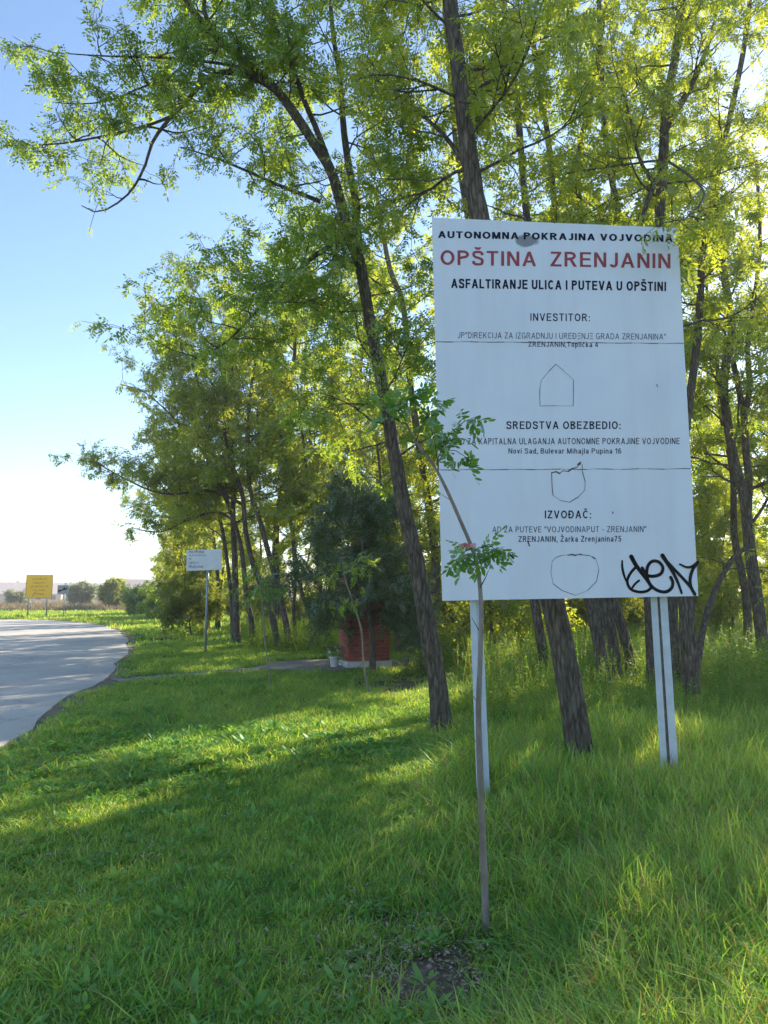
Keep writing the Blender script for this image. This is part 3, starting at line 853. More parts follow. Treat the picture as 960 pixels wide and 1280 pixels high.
def glyphs(ch, w):
    """a plain grotesque letter as convex quads; cap height 1, returns (polys, advance width)"""
    h = w / 2; ty = w * .88; Q = []
    def D(x0, y0, x1, y1):
        g = h * math.hypot(x1 - x0, y1 - y0) / max(abs(y1 - y0), .05)
        Q.append([(x0 - g, y0), (x0 + g, y0), (x1 + g, y1), (x1 - g, y1)])
    def V(x, y0=0, y1=1): Q.append([(x - h, y0), (x + h, y0), (x + h, y1), (x - h, y1)])
    def Hb(x0, x1, y): Q.append([(x0, y - ty / 2), (x1, y - ty / 2), (x1, y + ty / 2), (x0, y + ty / 2)])
    def path(pts):
        p = np.array(pts, float); T = np.gradient(p, axis=0); T /= np.linalg.norm(T, axis=1, keepdims=True) + 1e-9
        Nn = np.column_stack([-T[:, 1], T[:, 0]]) * h
        for i in range(len(p) - 1): Q.append([tuple(p[i] - Nn[i]), tuple(p[i + 1] - Nn[i + 1]), tuple(p[i + 1] + Nn[i + 1]), tuple(p[i] + Nn[i])])
    def arc(cx, cy, rx, ry, a0, a1, n=12):
        return [(cx + rx * math.cos(R(a0 + (a1 - a0) * k / n)), cy + ry * math.sin(R(a0 + (a1 - a0) * k / n))) for k in range(n + 1)]
    def caron(cx, y=1.08):
        D(cx - .12, y + .17, cx - .01, y); D(cx + .12, y + .17, cx + .01, y)
    x = .54 if ch.islower() or ch == 'č' else 1
    c = ch
    acc = None
    if c in 'ŠŽČ': acc = c; c = {'Š': 'S', 'Ž': 'Z', 'Č': 'C'}[c]
    if c == 'č': acc = c; c = 'c'
    W = .66
    if c == 'A': W = .78; D(h, 0, W / 2, 1); D(W - h, 0, W / 2, 1); Hb(W * .22, W * .78, .32)
    elif c == 'B':
        V(h); path([(h, 1 - ty / 2), (W * .5, 1 - ty / 2)] + arc(W * .5, .765, W * .40 - h * .5, .235 - ty / 2, 90, -90, 8) + [(h, .53)])
        path([(h, .53), (W * .52, .53)] + arc(W * .52, .265, W * .46 - h * .6, .265 - ty / 2, 90, -90, 8) + [(h, ty / 2)])
    elif c == 'C': W = .74; path(arc(W * .52, .5, W * .5 - h, .5 - ty / 2, 42, 318, 18))
    elif c in 'DĐ':
        W = .72; V(h); path([(h, 1 - ty / 2), (W * .42, 1 - ty / 2)] + arc(W * .42, .5, W * .56 - h, .5 - ty / 2, 90, -90, 12) + [(h, ty / 2)])
        if c == 'Đ': Hb(-.1, W * .45, .5)
    elif c == 'E': W = .64; V(h); Hb(h, W, 1 - ty / 2); Hb(h, W * .93, .52); Hb(h, W, ty / 2)
    elif c == 'F': W = .6; V(h); Hb(h, W, 1 - ty / 2); Hb(h, W * .9, .5)
    elif c == 'G': W = .78; path(arc(W * .5, .5, W * .5 - h, .5 - ty / 2, 42, 325, 18)); V(W - h * 1.2, .1, .47); Hb(W * .52, W - .01, .45)
    elif c == 'H': W = .7; V(h); V(W - h); Hb(h, W - h, .52)
    elif c == 'I': W = w; V(h)
    elif c == 'J': W = .5; path([(W - h, 1), (W - h, .3)] + arc(W / 2, .28, W / 2 - h, .28 - ty / 2, 0, -160, 10))
    elif c == 'K': W = .7; V(h); D(W * .22, .38, W - h * 1.3, 1); D(W - h * 1.2, 0, W * .36, .56)
    elif c == 'L': W = .58; V(h); Hb(h, W, ty / 2)
    elif c == 'M': W = .84; V(h); V(W - h); D(h * 1.3, 1, W / 2, 0); D(W - h * 1.3, 1, W / 2, 0)
    elif c == 'N': W = .7; V(h); V(W - h); D(h * 1.1, 1, W - h * 1.1, 0)
    elif c in 'O0': W = .8 if c == 'O' else .58; path(arc(W / 2, .5, W / 2 - h, .5 - ty / 2, 0, 360, 24))
    elif c == 'P' or c == 'R':
        V(h); path([(h, 1 - ty / 2), (W * .5, 1 - ty / 2)] + arc(W * .5, .735, W * .46 - h * .7, .265 - ty / 2, 90, -90, 9) + [(h, .47)])
        if c == 'R': W = .72; D(W - h * 1.2, 0, W * .5, .5)
    elif c == 'S': path(smooth_path([(W - h, .70, 0), (W * .82, .87, 0), (W * .5, 1 - ty / 2, 0), (W * .18, .87, 0), (h * 1.1, .72, 0), (W * .25, .59, 0), (W * .55, .51, 0), (W * .85, .41, 0), (W - h, .26, 0), (W * .82, .11, 0), (W * .5, ty / 2, 0), (W * .18, .12, 0), (h, .30, 0)], 30)[:, :2])
    elif c == 'T': W = .66; V(W / 2); Hb(0, W, 1 - ty / 2)
    elif c == 'U': W = .7; path([(h, 1), (h, .35)] + arc(W / 2, .33, W / 2 - h, .33 - ty / 2, 180, 360, 12) + [(W - h, .35), (W - h, 1)])
    elif c == 'V': W = .74; D(h, 1, W / 2, 0); D(W - h, 1, W / 2, 0)
    elif c == 'Z': W = .64; Hb(0.02, W - .02, 1 - ty / 2); Hb(0, W, ty / 2); D(h * 1.3, ty * .8, W - h * 1.3, 1 - ty * .8)
    elif c == '1': W = .34; V(W - h); D(.03, .68, W - h, .95)
    elif c == '4': W = .58; V(W * .7); Hb(0, W, .27); D(h, .3, W * .66, .98)
    elif c == '5': W = .56; Hb(.1, W - .03, 1 - ty / 2); D(h * 1.2, .5, h * 1.8, .98); path(arc(W * .48, .33, W * .48 - h, .33 - ty / 2, 135, -150, 14))
    elif c == '6': W = .58; path(arc(W / 2, .32, W / 2 - h, .32 - ty / 2, 0, 360, 16)); path([(W * .85, .84)] + arc(W * .55, .5, W * .55 - h, .5 - ty / 2, 80, 185, 9))
    elif c == '7': W = .54; Hb(0, W, 1 - ty / 2); D(W * .3, 0, W - h * 1.4, .94)
    elif c in 'aeocdbpnhmrustvijkl':
        W = .52; xh = .74; r = xh / 2
        if c == 'a': path([(h * 1.3, xh * .76)] + arc(W * .48, xh - .2, W * .4 - h * .6, .2 - ty / 2, 140, 10, 7) + [(W - h * 1.2, xh * .5), (W - h, 0)]); path(arc(W * .45, .22, W * .45 - h, .22 - ty / 2, 0, 360, 12))
        elif c == 'e': path(arc(W / 2, r, W / 2 - h, r - ty / 2, 0, 315, 16)); Hb(h, W - h * .4, r)
        elif c == 'o': path(arc(W / 2, r, W / 2 - h, r - ty / 2, 0, 360, 18))
        elif c == 'c': path(arc(W / 2, r, W / 2 - h, r - ty / 2, 45, 315, 14))
        elif c in 'db': path(arc(W / 2, r, W / 2 - h, r - ty / 2, 0, 360, 16)); V(W - h if c == 'd' else h)
        elif c == 'p': path(arc(W / 2, r, W / 2 - h, r - ty / 2, 0, 360, 16)); V(h, -.27, xh)
        elif c in 'nh': V(h, 0, xh if c == 'n' else 1); path([(h, .45)] + arc(W / 2, xh - .25, W / 2 - h, .25 - ty / 2, 170, 0, 9) + [(W - h, 0)])
        elif c == 'm': W = .8; V(h, 0, xh); [path([(o + h, .45)] + arc(o + W / 4 + h / 2, xh - .22, W / 4 - h / 2, .22 - ty / 2, 170, 0, 7) + [(o + W / 2, 0)]) for o in (0, W / 2 - h)]
        elif c == 'r': W = .34; V(h, 0, xh); path([(h, .4), (h * 1.6, xh * .75), (W * .6, xh - ty * .6), (W, xh - ty / 2)])
        elif c == 'u': V(W - h, 0, xh); path([(h, xh)] + arc(W / 2, .25, W / 2 - h, .25 - ty / 2, 180, 350, 9))
        elif c == 's': W = .48; path(smooth_path([(W - h, xh * .72, 0), (W / 2, xh - ty / 2, 0), (h, xh * .74, 0), (W / 2, xh * .52, 0), (W - h, xh * .28, 0), (W / 2, ty / 2, 0), (h, xh * .28, 0)], 16)[:, :2])
        elif c == 't': W = .3; V(W * .45, 0, .95); Hb(0, W, xh - ty / 2)
        elif c == 'v': D(h, xh, W / 2, 0); D(W - h, xh, W / 2, 0)
        elif c == 'i': W = w; V(h, 0, xh); V(h, .87, 1)
        elif c == 'j': W = w + .05; path([(W - h, xh), (W - h, -.15), (W - h * 2, -.24), (-.05, -.26)]); V(W - h, .87, 1)
        elif c == 'k': V(h); D(W * .2, .28, W - h * 1.4, xh); D(W - h * 1.3, 0, W * .4, .42)
        elif c == 'l': W = w; V(h)
        if acc: caron(W / 2, .80)
    elif c == ':': W = w * 1.1; V(h, 0, w); V(h, .5, .5 + w)
    elif c == '.': W = w; V(h, 0, w)
    elif c == ',': W = w; V(h, 0, w); D(h * .6, -.15, h * 1.2, 0)
    elif c == '-': W = .34; Hb(0, W, .38)
    elif c == '"': W = .3; V(h * .8, .68, 1); V(W - h * .8, .68, 1)
    elif c == ' ': W = .2
    if acc and c in 'SZC': caron(W / 2)
    return Q, W
def lettering(body, xl, xr, yb_l, yb_r, cap, m, w=.15, gap=.16, seed=0, wear=0.0):
    x = 0; polys = []; rgl = random.Random(len(body) + seed)
    for ch in body:
        q, W = glyphs(ch, w)
        for p_ in q:
            if wear and rgl.random() < wear: continue
            polys.append([(x + a, b2) for a, b2 in p_])
        x += W + gap
    tot = x - gap
    V = []; Fq = []
    for k, p_ in enumerate(polys):
        o_ = .0012 + .00004 * (k % 9)
        for a, b2 in p_:
            t = a / tot; V.append(B(xl + (xr - xl) * t, yb_l + (yb_r - yb_l) * t - cap * b2, o_) - base_b)
        Fq.append([4 * k, 4 * k + 1, 4 * k + 2, 4 * k + 3])
    return tag(link('lettering', npmesh('lettering', np.array(V), [np.array(Fq)], [m]), board), kind='stuff')
lettering('AUTONOMNA POKRAJINA VOJVODINA', 547.5, 841, 297.4, 302.5, 8.6, M_black, .215, .15)
lettering('OPŠTINA', 550.6, 670, 331, 333, 18.2, M_red, .165, .17)
lettering('ZRENJANIN', 688, 838, 333, 335.6, 18.5, M_red, .165, .17)
lettering('ASFALTIRANJE ULICA I PUTEVA U OPŠTINI', 564, 832.5, 360, 364, 11.6, M_black, .21, .16)
lettering('INVESTITOR:', 663, 737.5, 401, 401.6, 9.4, M_black, .15, .22)
lettering('JP"DIREKCIJA ZA IZGRADNJU I UREĐENJE GRADA ZRENJANINA"', 572, 832, 422.6, 424.6, 7.4, M_black2, .115, .2, 1, .03)
lettering('ZRENJANIN,Toplička 4', 660.5, 747.5, 433.4, 434, 6.6, M_black2, .15, .18)
lettering('SREDSTVA OBEZBEDIO:', 633, 775.8, 536.3, 536.3, 9.6, M_black, .17, .2)
lettering('FOND ZA KAPITALNA ULAGANJA AUTONOMNE POKRAJINE VOJVODINE', 559, 849.5, 555.6, 555.2, 7.8, M_black2, .15, .2, 2, .02)
lettering('Novi Sad, Bulevar Mihajla Pupina 16', 635.5, 776.5, 567, 567, 6.6, M_black2, .15, .17)
lettering('IZVOĐAČ:', 681, 739, 648, 648, 9.8, M_black, .17, .2)
lettering('AD ZA PUTEVE "VOJVODINAPUT - ZRENJANIN"', 615.5, 807.5, 665.6, 665, 7.4, M_black2, .125, .2, 3, .0)
lettering('ZRENJANIN, Žarka Zrenjanina75', 648, 776.5, 677.4, 677, 7.2, M_black2, .16, .19)

def stroke(mb, pts, width, n=24, off=.002, wfun=None):
    """ribbon on the board through photo points; width in board metres"""
    pts = smooth_path(np.array([[*p, 0] for p in pts]), n)[:, :2]
    W = np.array([B(a, b2, off) for a, b2 in pts])
    T = np.gradient(W, axis=0); S = np.cross(T, bn); S /= np.linalg.norm(S, axis=1, keepdims=True)
    w = np.full(n, width) if wfun is None else np.array([width * wfun(t) for t in np.linspace(0, 1, n)])
    V = np.vstack([W + S * w[:, None] / 2, W - S * w[:, None] / 2])
    mb.add(V, [np.array([[i, i + 1, n + i + 1, n + i] for i in range(n - 1)])])
    for c0, ww in ((W[0], w[0]), (W[-1], w[-1])):
        if ww > .01:
            s1 = unit(bBR - bBL); s2 = np.cross(bn, s1)
            cV = [c0 + bn * .0002 + ww / 2 * (s1 * math.cos(a) + s2 * math.sin(a)) for a in np.linspace(0, 2 * PI, 13)[:-1]]
            mb.add(np.array(cV), [np.arange(12)[None]])
# cut outlines where emblems were removed
mb = MB(base_b)
def poly(pts, w=.004, **k):
    for i, (a, b2) in enumerate(zip(pts[:-1], pts[1:])): stroke(mb, [a, b2], w * (1 + .4 * math.sin(i * 1.9)), 4, .0012 + .0002 * (i % 3))
poly([(675, 507.5), (674.6, 497), (674.9, 485), (676.5, 475.8), (686, 464), (695, 455.3), (705, 464), (716.6, 474.5), (716.8, 490), (716.4, 507.6), (695, 507.2), (675, 507.5)])
mb.build('emblem_outline', M_line, board)
mb = MB(base_b)
x_ = lambda a, b2: (530 + a / 2.667, 500 + b2 / 2.667)
poly([x_(*q) for q in ((527, 213), (528, 240), (537, 272), (536, 300), (515, 323), (485, 341), (455, 335), (430, 318), (427, 290), (425, 240))], .005)
poly([x_(*q) for q in ((424, 243), (440, 239), (452, 245), (462, 236), (480, 238), (496, 228), (508, 226), (520, 214), (521, 208), (512, 216))], .009)
mb.build('emblem_outline', M_line, board)
mb = MB(base_b)
poly([x_(*q) for q in ((427, 538), (440, 525), (460, 518), (490, 515), (520, 516), (550, 518), (572, 528), (583, 565), (575, 605), (545, 635), (505, 651), (460, 635), (430, 612), (423, 575), (427, 538))], .004)
poly([x_(*q) for q in ((478, 518), (490, 515), (505, 518), (520, 513), (530, 517))], .009)
poly([x_(*q) for q in ((560, 522), (570, 530))], .010)
mb.build('emblem_outline', M_line, board)
mb = MB(base_b)
z_ = lambda a, b2: (760 + a / 4.27, 680 + b2 / 4.27)
def gs(pts, w, n=24, **k):
    stroke(mb, [z_(*q) for q in pts], w, n, .002 + gs.i * .0003, **k); gs.i += 1
gs.i = 0
gs([(75, 90), (76, 125), (83, 160), (95, 195)], .021, 12, wfun=lambda t: .7 + .3 * math.sin(PI * t))
gs([(124, 68), (148, 112), (180, 155), (210, 195), (232, 232)], .033, 20, wfun=lambda t: 1.15 - .35 * t)
gs([(152, 118), (118, 158), (102, 200), (120, 240), (165, 256), (205, 252), (228, 236)], .023, 24)
gs([(165, 195), (145, 212), (130, 232)], .018, 8)
gs([(182, 128), (205, 165), (245, 172), (282, 158), (292, 125), (270, 96), (236, 92), (212, 118), (206, 165), (222, 212), (258, 245), (305, 256), (338, 236), (345, 205), (334, 178)], .027, 48)
gs([(290, 62), (318, 105), (345, 150), (372, 205), (392, 262)], .030, 20, wfun=lambda t: 1.25 - .6 * t)
gs([(318, 98), (362, 145), (405, 190), (440, 230), (462, 268)], .026, 20)
gs([(462, 268), (440, 225), (438, 180), (452, 135), (478, 98)], .028, 20)
gs([(478, 98), (448, 120), (418, 124), (382, 108)], .022, 14, wfun=lambda t: 1.2 - .5 * t)
mb.build('graffiti', M_spray, board)
for pts_, w_ in (([x_(283, 512), x_(298, 527)], .016), ([x_(628, 372), x_(630, 379)], .008), ([(820.5, 480), (822, 484)], .006), ([x_(345, 470), x_(352, 488)], .009), ([(692, 277), (694, 279)], .01)):
    mb = MB(base_b); stroke(mb, pts_, w_, 5, .002); mb.build('scuff_mark', M_spray, board)
# posts: pairs of steel angle bars
def bar(p0, p1, w, d, name, m, lip=.006):
    mb = MB(base_b)
    ax = unit(p1 - p0); sx = unit(np.cross(ax, [0, 1, 0])); sy = np.cross(sx, ax)
    prof = [(-w / 2, -d / 2), (w / 2, -d / 2), (w / 2, -d / 2 + lip), (-w / 2 + lip, -d / 2 + lip), (-w / 2 + lip, d / 2), (-w / 2, d / 2)]
    V = np.array([q + sx * a + sy * b2 for q in (p0, p1) for a, b2 in prof])
    mb.add(V, [np.array([[i, (i + 1) % 6, 6 + (i + 1) % 6, 6 + i] for i in range(6)]), np.array([[0, 1, 2, 3], [6, 9, 8, 7]]), np.array([[0, 3, 4, 5], [6, 11, 10, 9]])])
    return mb.build(name, m, board)
dpost = BDR + .04
def Pz(px, py, Y, z):
    a = P(px, py, Y); a2 = a.copy(); a2[2] = z; return a2
# right pair
rb1 = (P(812.5, 690, BDR + .10), P(831.3, 1000, BDR + .10)); rb2 = (P(824.2, 690, BDR + .11), P(844.3, 1000, BDR + .11))
for (a, b2), pw in ((rb1, .053), (rb2, .062)):
    d_ = unit(b2 - a); b2 = a + d_ * ((a[2] + .3) / -d_[2])
    t_ = a - d_ * 1.9
    bar(b2, t_, pw, .05, 'post', M_post)
c1 = P(819, 690, BDR + .13); c2 = P(838, 1005, BDR + .13); d_ = unit(c2 - c1); c2 = c1 + d_ * ((c1[2] + .2) / -d_[2])
mb = MB(base_b); mb.tube([c1 - d_ * .2, c2], .024, 6); mb.build('rusty_core', M_rust, board)
# left pair
lb = (P(588.5, 690, BDL + .14), P(600, 1000, BDL + .14)); lb2 = (P(596, 690, BDL + .17), P(608.5, 1000, BDL + .17))
for (a, b2), w_ in ((lb, .052), (lb2, .045)):
    d_ = unit(b2 - a); b2 = a + d_ * ((a[2] + .3) / -d_[2]); t_ = a - d_ * 1.9
    bar(b2, t_, w_, .06, 'post', M_post)
c1 = P(595, 752, BDL + .17); c2 = P(606, 1002, BDL + .17); d_ = unit(c2 - c1); c2 = c1 + d_ * ((c1[2] + .2) / -d_[2])
mb = MB(base_b); mb.tube([c1, c2], .016, 6); mb.build('rusty_core', M_rust, board)

# ------------------------------------------------------------------ young tree in front of the board
D0 = 3.68
def sapling():
    t = Tree(77, LEAF_SAP, M_leafs, M_saplingbark, leafscale=.8)
    px = [(608.5, 1172), (606, 1120), (603, 1040), (600, 970), (598, 890), (600, 830), (601.5, 770), (600, 735), (596, 705), (588, 680), (576, 652), (562, 620), (548, 592), (534, 570), (520, 552), (508, 530)]
    pts = [P(a, b2, D0 + .05 * math.sin(i)) for i, (a, b2) in enumerate(px)]
    pts[0][2] = -.08
    tr = t.trunk(pts, .019, .007, 60, 10, False, .06)
    rg = t.rg
    def twig(pp, r, nl, droop=.2):
        q = smooth_path([P(a, b2, d) for a, b2, d in pp], 6)
        t.tw.setdefault(6, []).append((q, np.linspace(r, .0015, 6)))
        if nl: t.leaves_on(q, int(nl * 1.45), droop=droop)
    twig([(548, 592, D0), (549, 568, D0), (560, 545, D0 - .05), (580, 527, D0 - .08), (598, 520, D0 - .1)], .004, 11)
    twig([(549, 575, D0), (560, 562, D0 - .1), (575, 566, D0 - .12), (588, 578, D0 - .15)], .003, 7, .5)
    twig([(548, 590, D0), (545, 560, D0), (538, 530, D0 + .05), (535, 505, D0)], .004, 8)
    twig([(520, 552, D0), (528, 530, D0), (540, 508, D0 + .05), (545, 495, D0)], .004, 8)
    twig([(508, 530, D0), (500, 505, D0), (512, 490, D0)], .004, 7)
    twig([(508, 530, D0), (488, 520, D0), (478, 508, D0)], .003, 5)
    twig([(592, 690, D0), (600, 684, D0 - .08), (612, 683, D0 - .12), (622, 688, D0 - .14)], .004, 7, .35)
    twig([(590, 686, D0), (580, 690, D0 - .1), (574, 699, D0 - .12)], .004, 6, .5)
    twig([(596, 700, D0), (608, 692, D0 - .05), (618, 696, D0 - .1)], .003, 5, .4)
    twig([(598, 706, D0), (594, 700, D0 - .05), (585, 695, D0 - .1), (579, 700, D0 - .1)], .003, 4, .5)
    twig([(600, 735, D0), (607, 722, D0), (611, 712, D0)], .005, 0)
    twig([(565, 626, D0), (558, 622, D0), (552, 618, D0)], .002, 1)
    twig([(600, 880, D0), (594, 874, D0), (592, 870, D0)], .003, 0)
    twig([(600, 790, D0), (592, 776, D0), (590, 772, D0)], .004, 0)
    twig([(600, 930, D0), (594, 926, D0), (590, 922, D0)], .003, 0)
    # scatter knots
    b0 = np.array([tr[0][0], tr[0][1], 0])
    e = t.build('sapling', b0, 'thin young locust sapling with bare stem bending before the notice board', 'sapling')
    return tr
sapling()
M_tape = simple('red_white_tape', (.55, .06, .07), (.62, .35, .36), 20, .5, .1)
mb = MB(P(589, 684, D0))
q = [P(574, 683.5, D0 - .02), P(580, 681, D0 - .03), P(587, 682.5, D0 - .03), (P(595, 681, D0 - .03))]
for i in range(3):
    a, b2 = q[i], q[i + 1]
    h_ = np.array([0, .006 * (-1) ** i, .012])
    mb.add(np.array([a - h_, b2 - h_ * .8, b2 + h_ * .8, a + h_, a - h_ + [0, .003, 0], b2 - h_ * .8 + [0, .003, 0], b2 + h_ * .8 + [0, .003, 0], a + h_ + [0, .003, 0]]),
           [np.array([[0, 1, 2, 3], [7, 6, 5, 4], [0, 4, 5, 1], [1, 5, 6, 2], [2, 6, 7, 3], [3, 7, 4, 0]])])
o = mb.build('marker_tape', M_tape, None, loc=P(589, 684, D0))
tag(o, 'scrap of faded red tape tied round the thin sapling stem', 'tape')

# ------------------------------------------------------------------ named trees
def deep(pts, d0, d1=None):
    d1 = d0 if d1 is None else d1
    n = len(pts)
    return [P(a, b2, d0 + (d1 - d0) * i / (n - 1)) for i, (a, b2) in enumerate(pts)]
def basept(pts3):
    return np.array([pts3[0][0], pts3[0][1], 0.0])
def sink(pts3, z=-.12):
    pts3[0] = pts3[0].copy(); pts3[0][2] = z; return pts3

# tree A: leaning locust left of the board, long arching limbs
dA = 8.85
t = Tree(101, LEAF_NEAR, M_leafd)
ptsA = [(553, 914), (546, 850), (535, 790), (521, 705), (506, 640), (493, 565), (481, 497), (470, 440), (458, 375), (449, 325), (438, 298), (428, 262), (414, 215), (396, 185), (372, 148), (345, 112), (308, 78), (272, 48), (240, 12), (215, -40), (190, -90)]
pa = sink(deep(ptsA, dA, 7.9))
trA = t.trunk(pa, .115, .035, 90, 26, True, .10, .8)
def limb(t, pts, d0, d1, r0, r1, n=14, sides=8):
    q = smooth_path(deep(pts, d0, d1), n)
    t.wood.append((q, np.linspace(r0, r1, n), sides)); return q
l1 = limb(t, [(350, 118), (330, 103), (305, 93), (280, 90), (250, 107), (232, 128), (215, 145), (192, 175), (180, 210), (160, 243), (125, 265), (102, 257)], 8.15, 7.7, .04, .006, 24)
l2 = limb(t, [(215, 145), (190, 155), (165, 162), (120, 172), (70, 180), (10, 182)], 7.9, 7.6, .018, .005)
l3 = limb(t, [(400, 252), (378, 243), (350, 232), (300, 210), (262, 195), (225, 184)], 8.4, 7.8, .028, .006)
l4 = limb(t, [(427, 300), (400, 315), (370, 340), (345, 365), (320, 390), (280, 430), (240, 450)], 8.5, 8.0, .035, .007)
l5 = limb(t, [(410, 200), (395, 160), (380, 125), (365, 80), (350, 45), (320, 0), (300, -50)], 8.3, 8.3, .04, .012)
l6 = limb(t, [(345, 112), (300, 85), (265, 78), (200, 72), (130, 70), (70, 66)], 8.0, 7.6, .022, .005)
l7 = limb(t, [(440, 300), (446, 262), (438, 220), (430, 165), (425, 100), (415, 30), (410, -60)], 8.5, 8.9, .055, .02, 20)
l8 = limb(t, [(270, 46), (255, 10), (262, -40), (250, -90)], 7.9, 7.7, .03, .012)
l9 = limb(t, [(250, 107), (215, 100), (180, 108), (140, 125), (100, 130), (70, 128)], 8.0, 7.6, .016, .005)
def dress(t, path, n, L0, L1, dens, t0=.1, t1=1.0, up=.1, leafn=7, r=.014, **kw):
    t.along(path, t0, t1, n, L0, L1, r, dens, up, leafn=leafn, **kw)
dress(t, l1, 11, .6, .5, 1.0, .0, .5, leafn=7)
dress(t, l1, 2, .3, .3, .5, .75, .85, leafn=2)
dress(t, l2, 9, .7, .45, 1.0, .15, 1.0, leafn=6)
dress(t, l3, 9, .7, .45, .7, .2, 1.0, leafn=4)
dress(t, l4, 18, 1.0, .7, 1.2, .15, 1.0)
dress(t, l5, 9, 1.1, .9, 1.1, .15, 1.0)
dress(t, l6, 10, .8, .5, 1.0, .1, 1.0)
dress(t, l7, 14, 1.3, 1.1, 1.1, .1, 1.0, up=.2)
dress(t, l8, 9, 1.0, .9, 1.1)
dress(t, l9, 8, .7, .4, 1.1, .15, 1.0)
dress(t, trA, 8, .9, .9, 1.1, .62, 1.0)
dress(t, trA, 22, 1.2, 1.0, .9, .32, .62, bias=(-.4, -.2, 0))
print('A leaves', leafcount(t))
t.build('locust_tree', basept(pa), 'tall locust leaning left, bare lower trunk curving up just beside the notice board', 'tree')

# tree B: thick trunk behind the board
def big_tree(seed, pts, d0, d1, r0, r1, label, spec, tmpl=LEAF_NEAR, lm=None, sides=26, extra=None, name='locust_tree', leafscale=1.0, n=70, group=None, furrow=.10):
    t = Tree(seed, tmpl, lm or M_leaf, leafscale=leafscale)
    p = sink(deep(pts, d0, d1))
    tr = t.trunk(p, r0, r1, n, sides, True, furrow, .9)
    if extra:
        for (pp, a, b2, ra, rb, sp_) in extra:
            l = limb(t, pp, a, b2, ra, rb, 16)
            for s_ in sp_: t.along(l, *s_[:6], s_[6], **(s_[7] if len(s_) > 7 else {}))
    for s_ in spec: t.along(tr, *s_[:6], s_[6], **(s_[7] if len(s_) > 7 else {}))
    print(label[:30], leafcount(t))
    return t.build(name, basept(p), label, 'tree', group)
# spec: (t0,t1,n,L0,L1,r,dens,{kw})
big_tree(102, [(727, 966), (722, 925), (712, 860), (702, 805), (690, 750), (668, 640), (645, 500), (620, 370), (603, 290), (590, 220), (580, 150), (572, 80), (562, 0), (556, -80), (548, -180)], 6.75, 6.9, .122, .07,
         'thick leaning locust whose furrowed trunk stands directly behind the notice board', [(.60, 1.0, 17, 1.4, 1.3, .02, 1.0, dict(up=.1, leafn=7))], extra=[
    ([(588, 215), (560, 175), (535, 150), (500, 120), (470, 100)], 6.9, 7.4, .03, .01, [(.2, 1.0, 8, .7, .6, .012, 1.0)]),
    ([(578, 150), (600, 110), (640, 90), (690, 60)], 6.9, 7.3, .025, .01, [(.2, 1.0, 7, .7, .6, .012, 1.0)])])
# right high trunk with forked limb near its foot
big_tree(103, [(866, 890), (862, 830), (858, 760), (850, 650), (842, 520), (832, 400), (825, 290), (829, 200), (833, 130), (846, 60), (852, 0), (858, -60)], 10.0, 10.0, .108, .055,
         'upright locust forking near its foot, right behind the paired right posts', [(.45, 1.0, 21, 1.7, 1.5, .025, .95, dict(leafn=7))], extra=[
    ([(868, 850), (874, 815), (880, 780), (895, 735), (915, 700), (930, 686)], 10.0, 10.6, .055, .035, [(.7, 1.0, 3, 1.0, .8, .012, .8)]),
    ([(826, 215), (812, 245), (802, 278), (799, 310)], 10.0, 9.6, .04, .03, []),
    ([(832, 160), (855, 125), (872, 90), (890, 40), (900, -10)], 10.0, 10.5, .045, .02, [(.2, 1.0, 9, 1.0, .9, .015, 1.0)]),
    ([(826, 240), (800, 200), (786, 140), (770, 90)], 10.0, 9.4, .03, .012, [(.2, 1.0, 8, .9, .7, .015, 1.0)]),
    ([(833, 200), (862, 220), (880, 240), (870, 262), (846, 280)], 9.9, 5.75, .02, .006, [(.8, 1.0, 3, .32, .3, .006, 1.2, dict(trop=-.1, leafn=5))])])
trunkdefs = [
    (104, [(686, 860), (676, 800), (668, 750), (645, 600), (615, 450), (590, 300), (570, 180), (560, 60), (550, -40)], 12.8, .095, 'slim leaning trunk close behind the thick one under the left of the board'),
    (105, [(759, 878), (748, 800), (738, 750), (712, 600), (684, 420), (660, 280), (652, 200), (646, 120), (634, 40), (620, -40)], 11.4, .10, 'leaning locust in the middle of the clump, its trunk passing behind the board centre'),
    (106, [(776, 866), (766, 800), (756, 750), (735, 600), (712, 420), (695, 280), (686, 180), (672, 90), (660, 0), (655, -60)], 12.4, .085, 'second leaning trunk of the clump below the middle of the board'),
    (107, [(792, 862), (782, 800), (768, 750), (755, 600), (738, 420), (728, 300), (722, 200), (740, 120), (752, 40), (765, -50)], 13.0, .10, 'third and most slanting trunk of the clump below the board'),
    (108, [(815, 876), (812, 800), (810, 750), (806, 600), (790, 420), (775, 280), (760, 200), (752, 100), (748, -20)], 11.6, .075, 'dark straight trunk half hidden by the paired right posts'),
    (109, [(845, 872), (842, 800), (840, 750), (850, 600), (872, 420), (880, 300), (905, 180), (930, 60), (940, -30)], 12.0, .09, 'narrow dark trunk between the paired posts and the forked locust'),
]
for sd, pts, d, r, lb_ in trunkdefs:
    big_tree(sd, pts, d, d + .4, r, .04, lb_, [(.45, 1.0, 15, 1.5, 1.4, .02, .85, dict(leafn=7))], LEAF_MID, sides=12, n=40, extra=None)
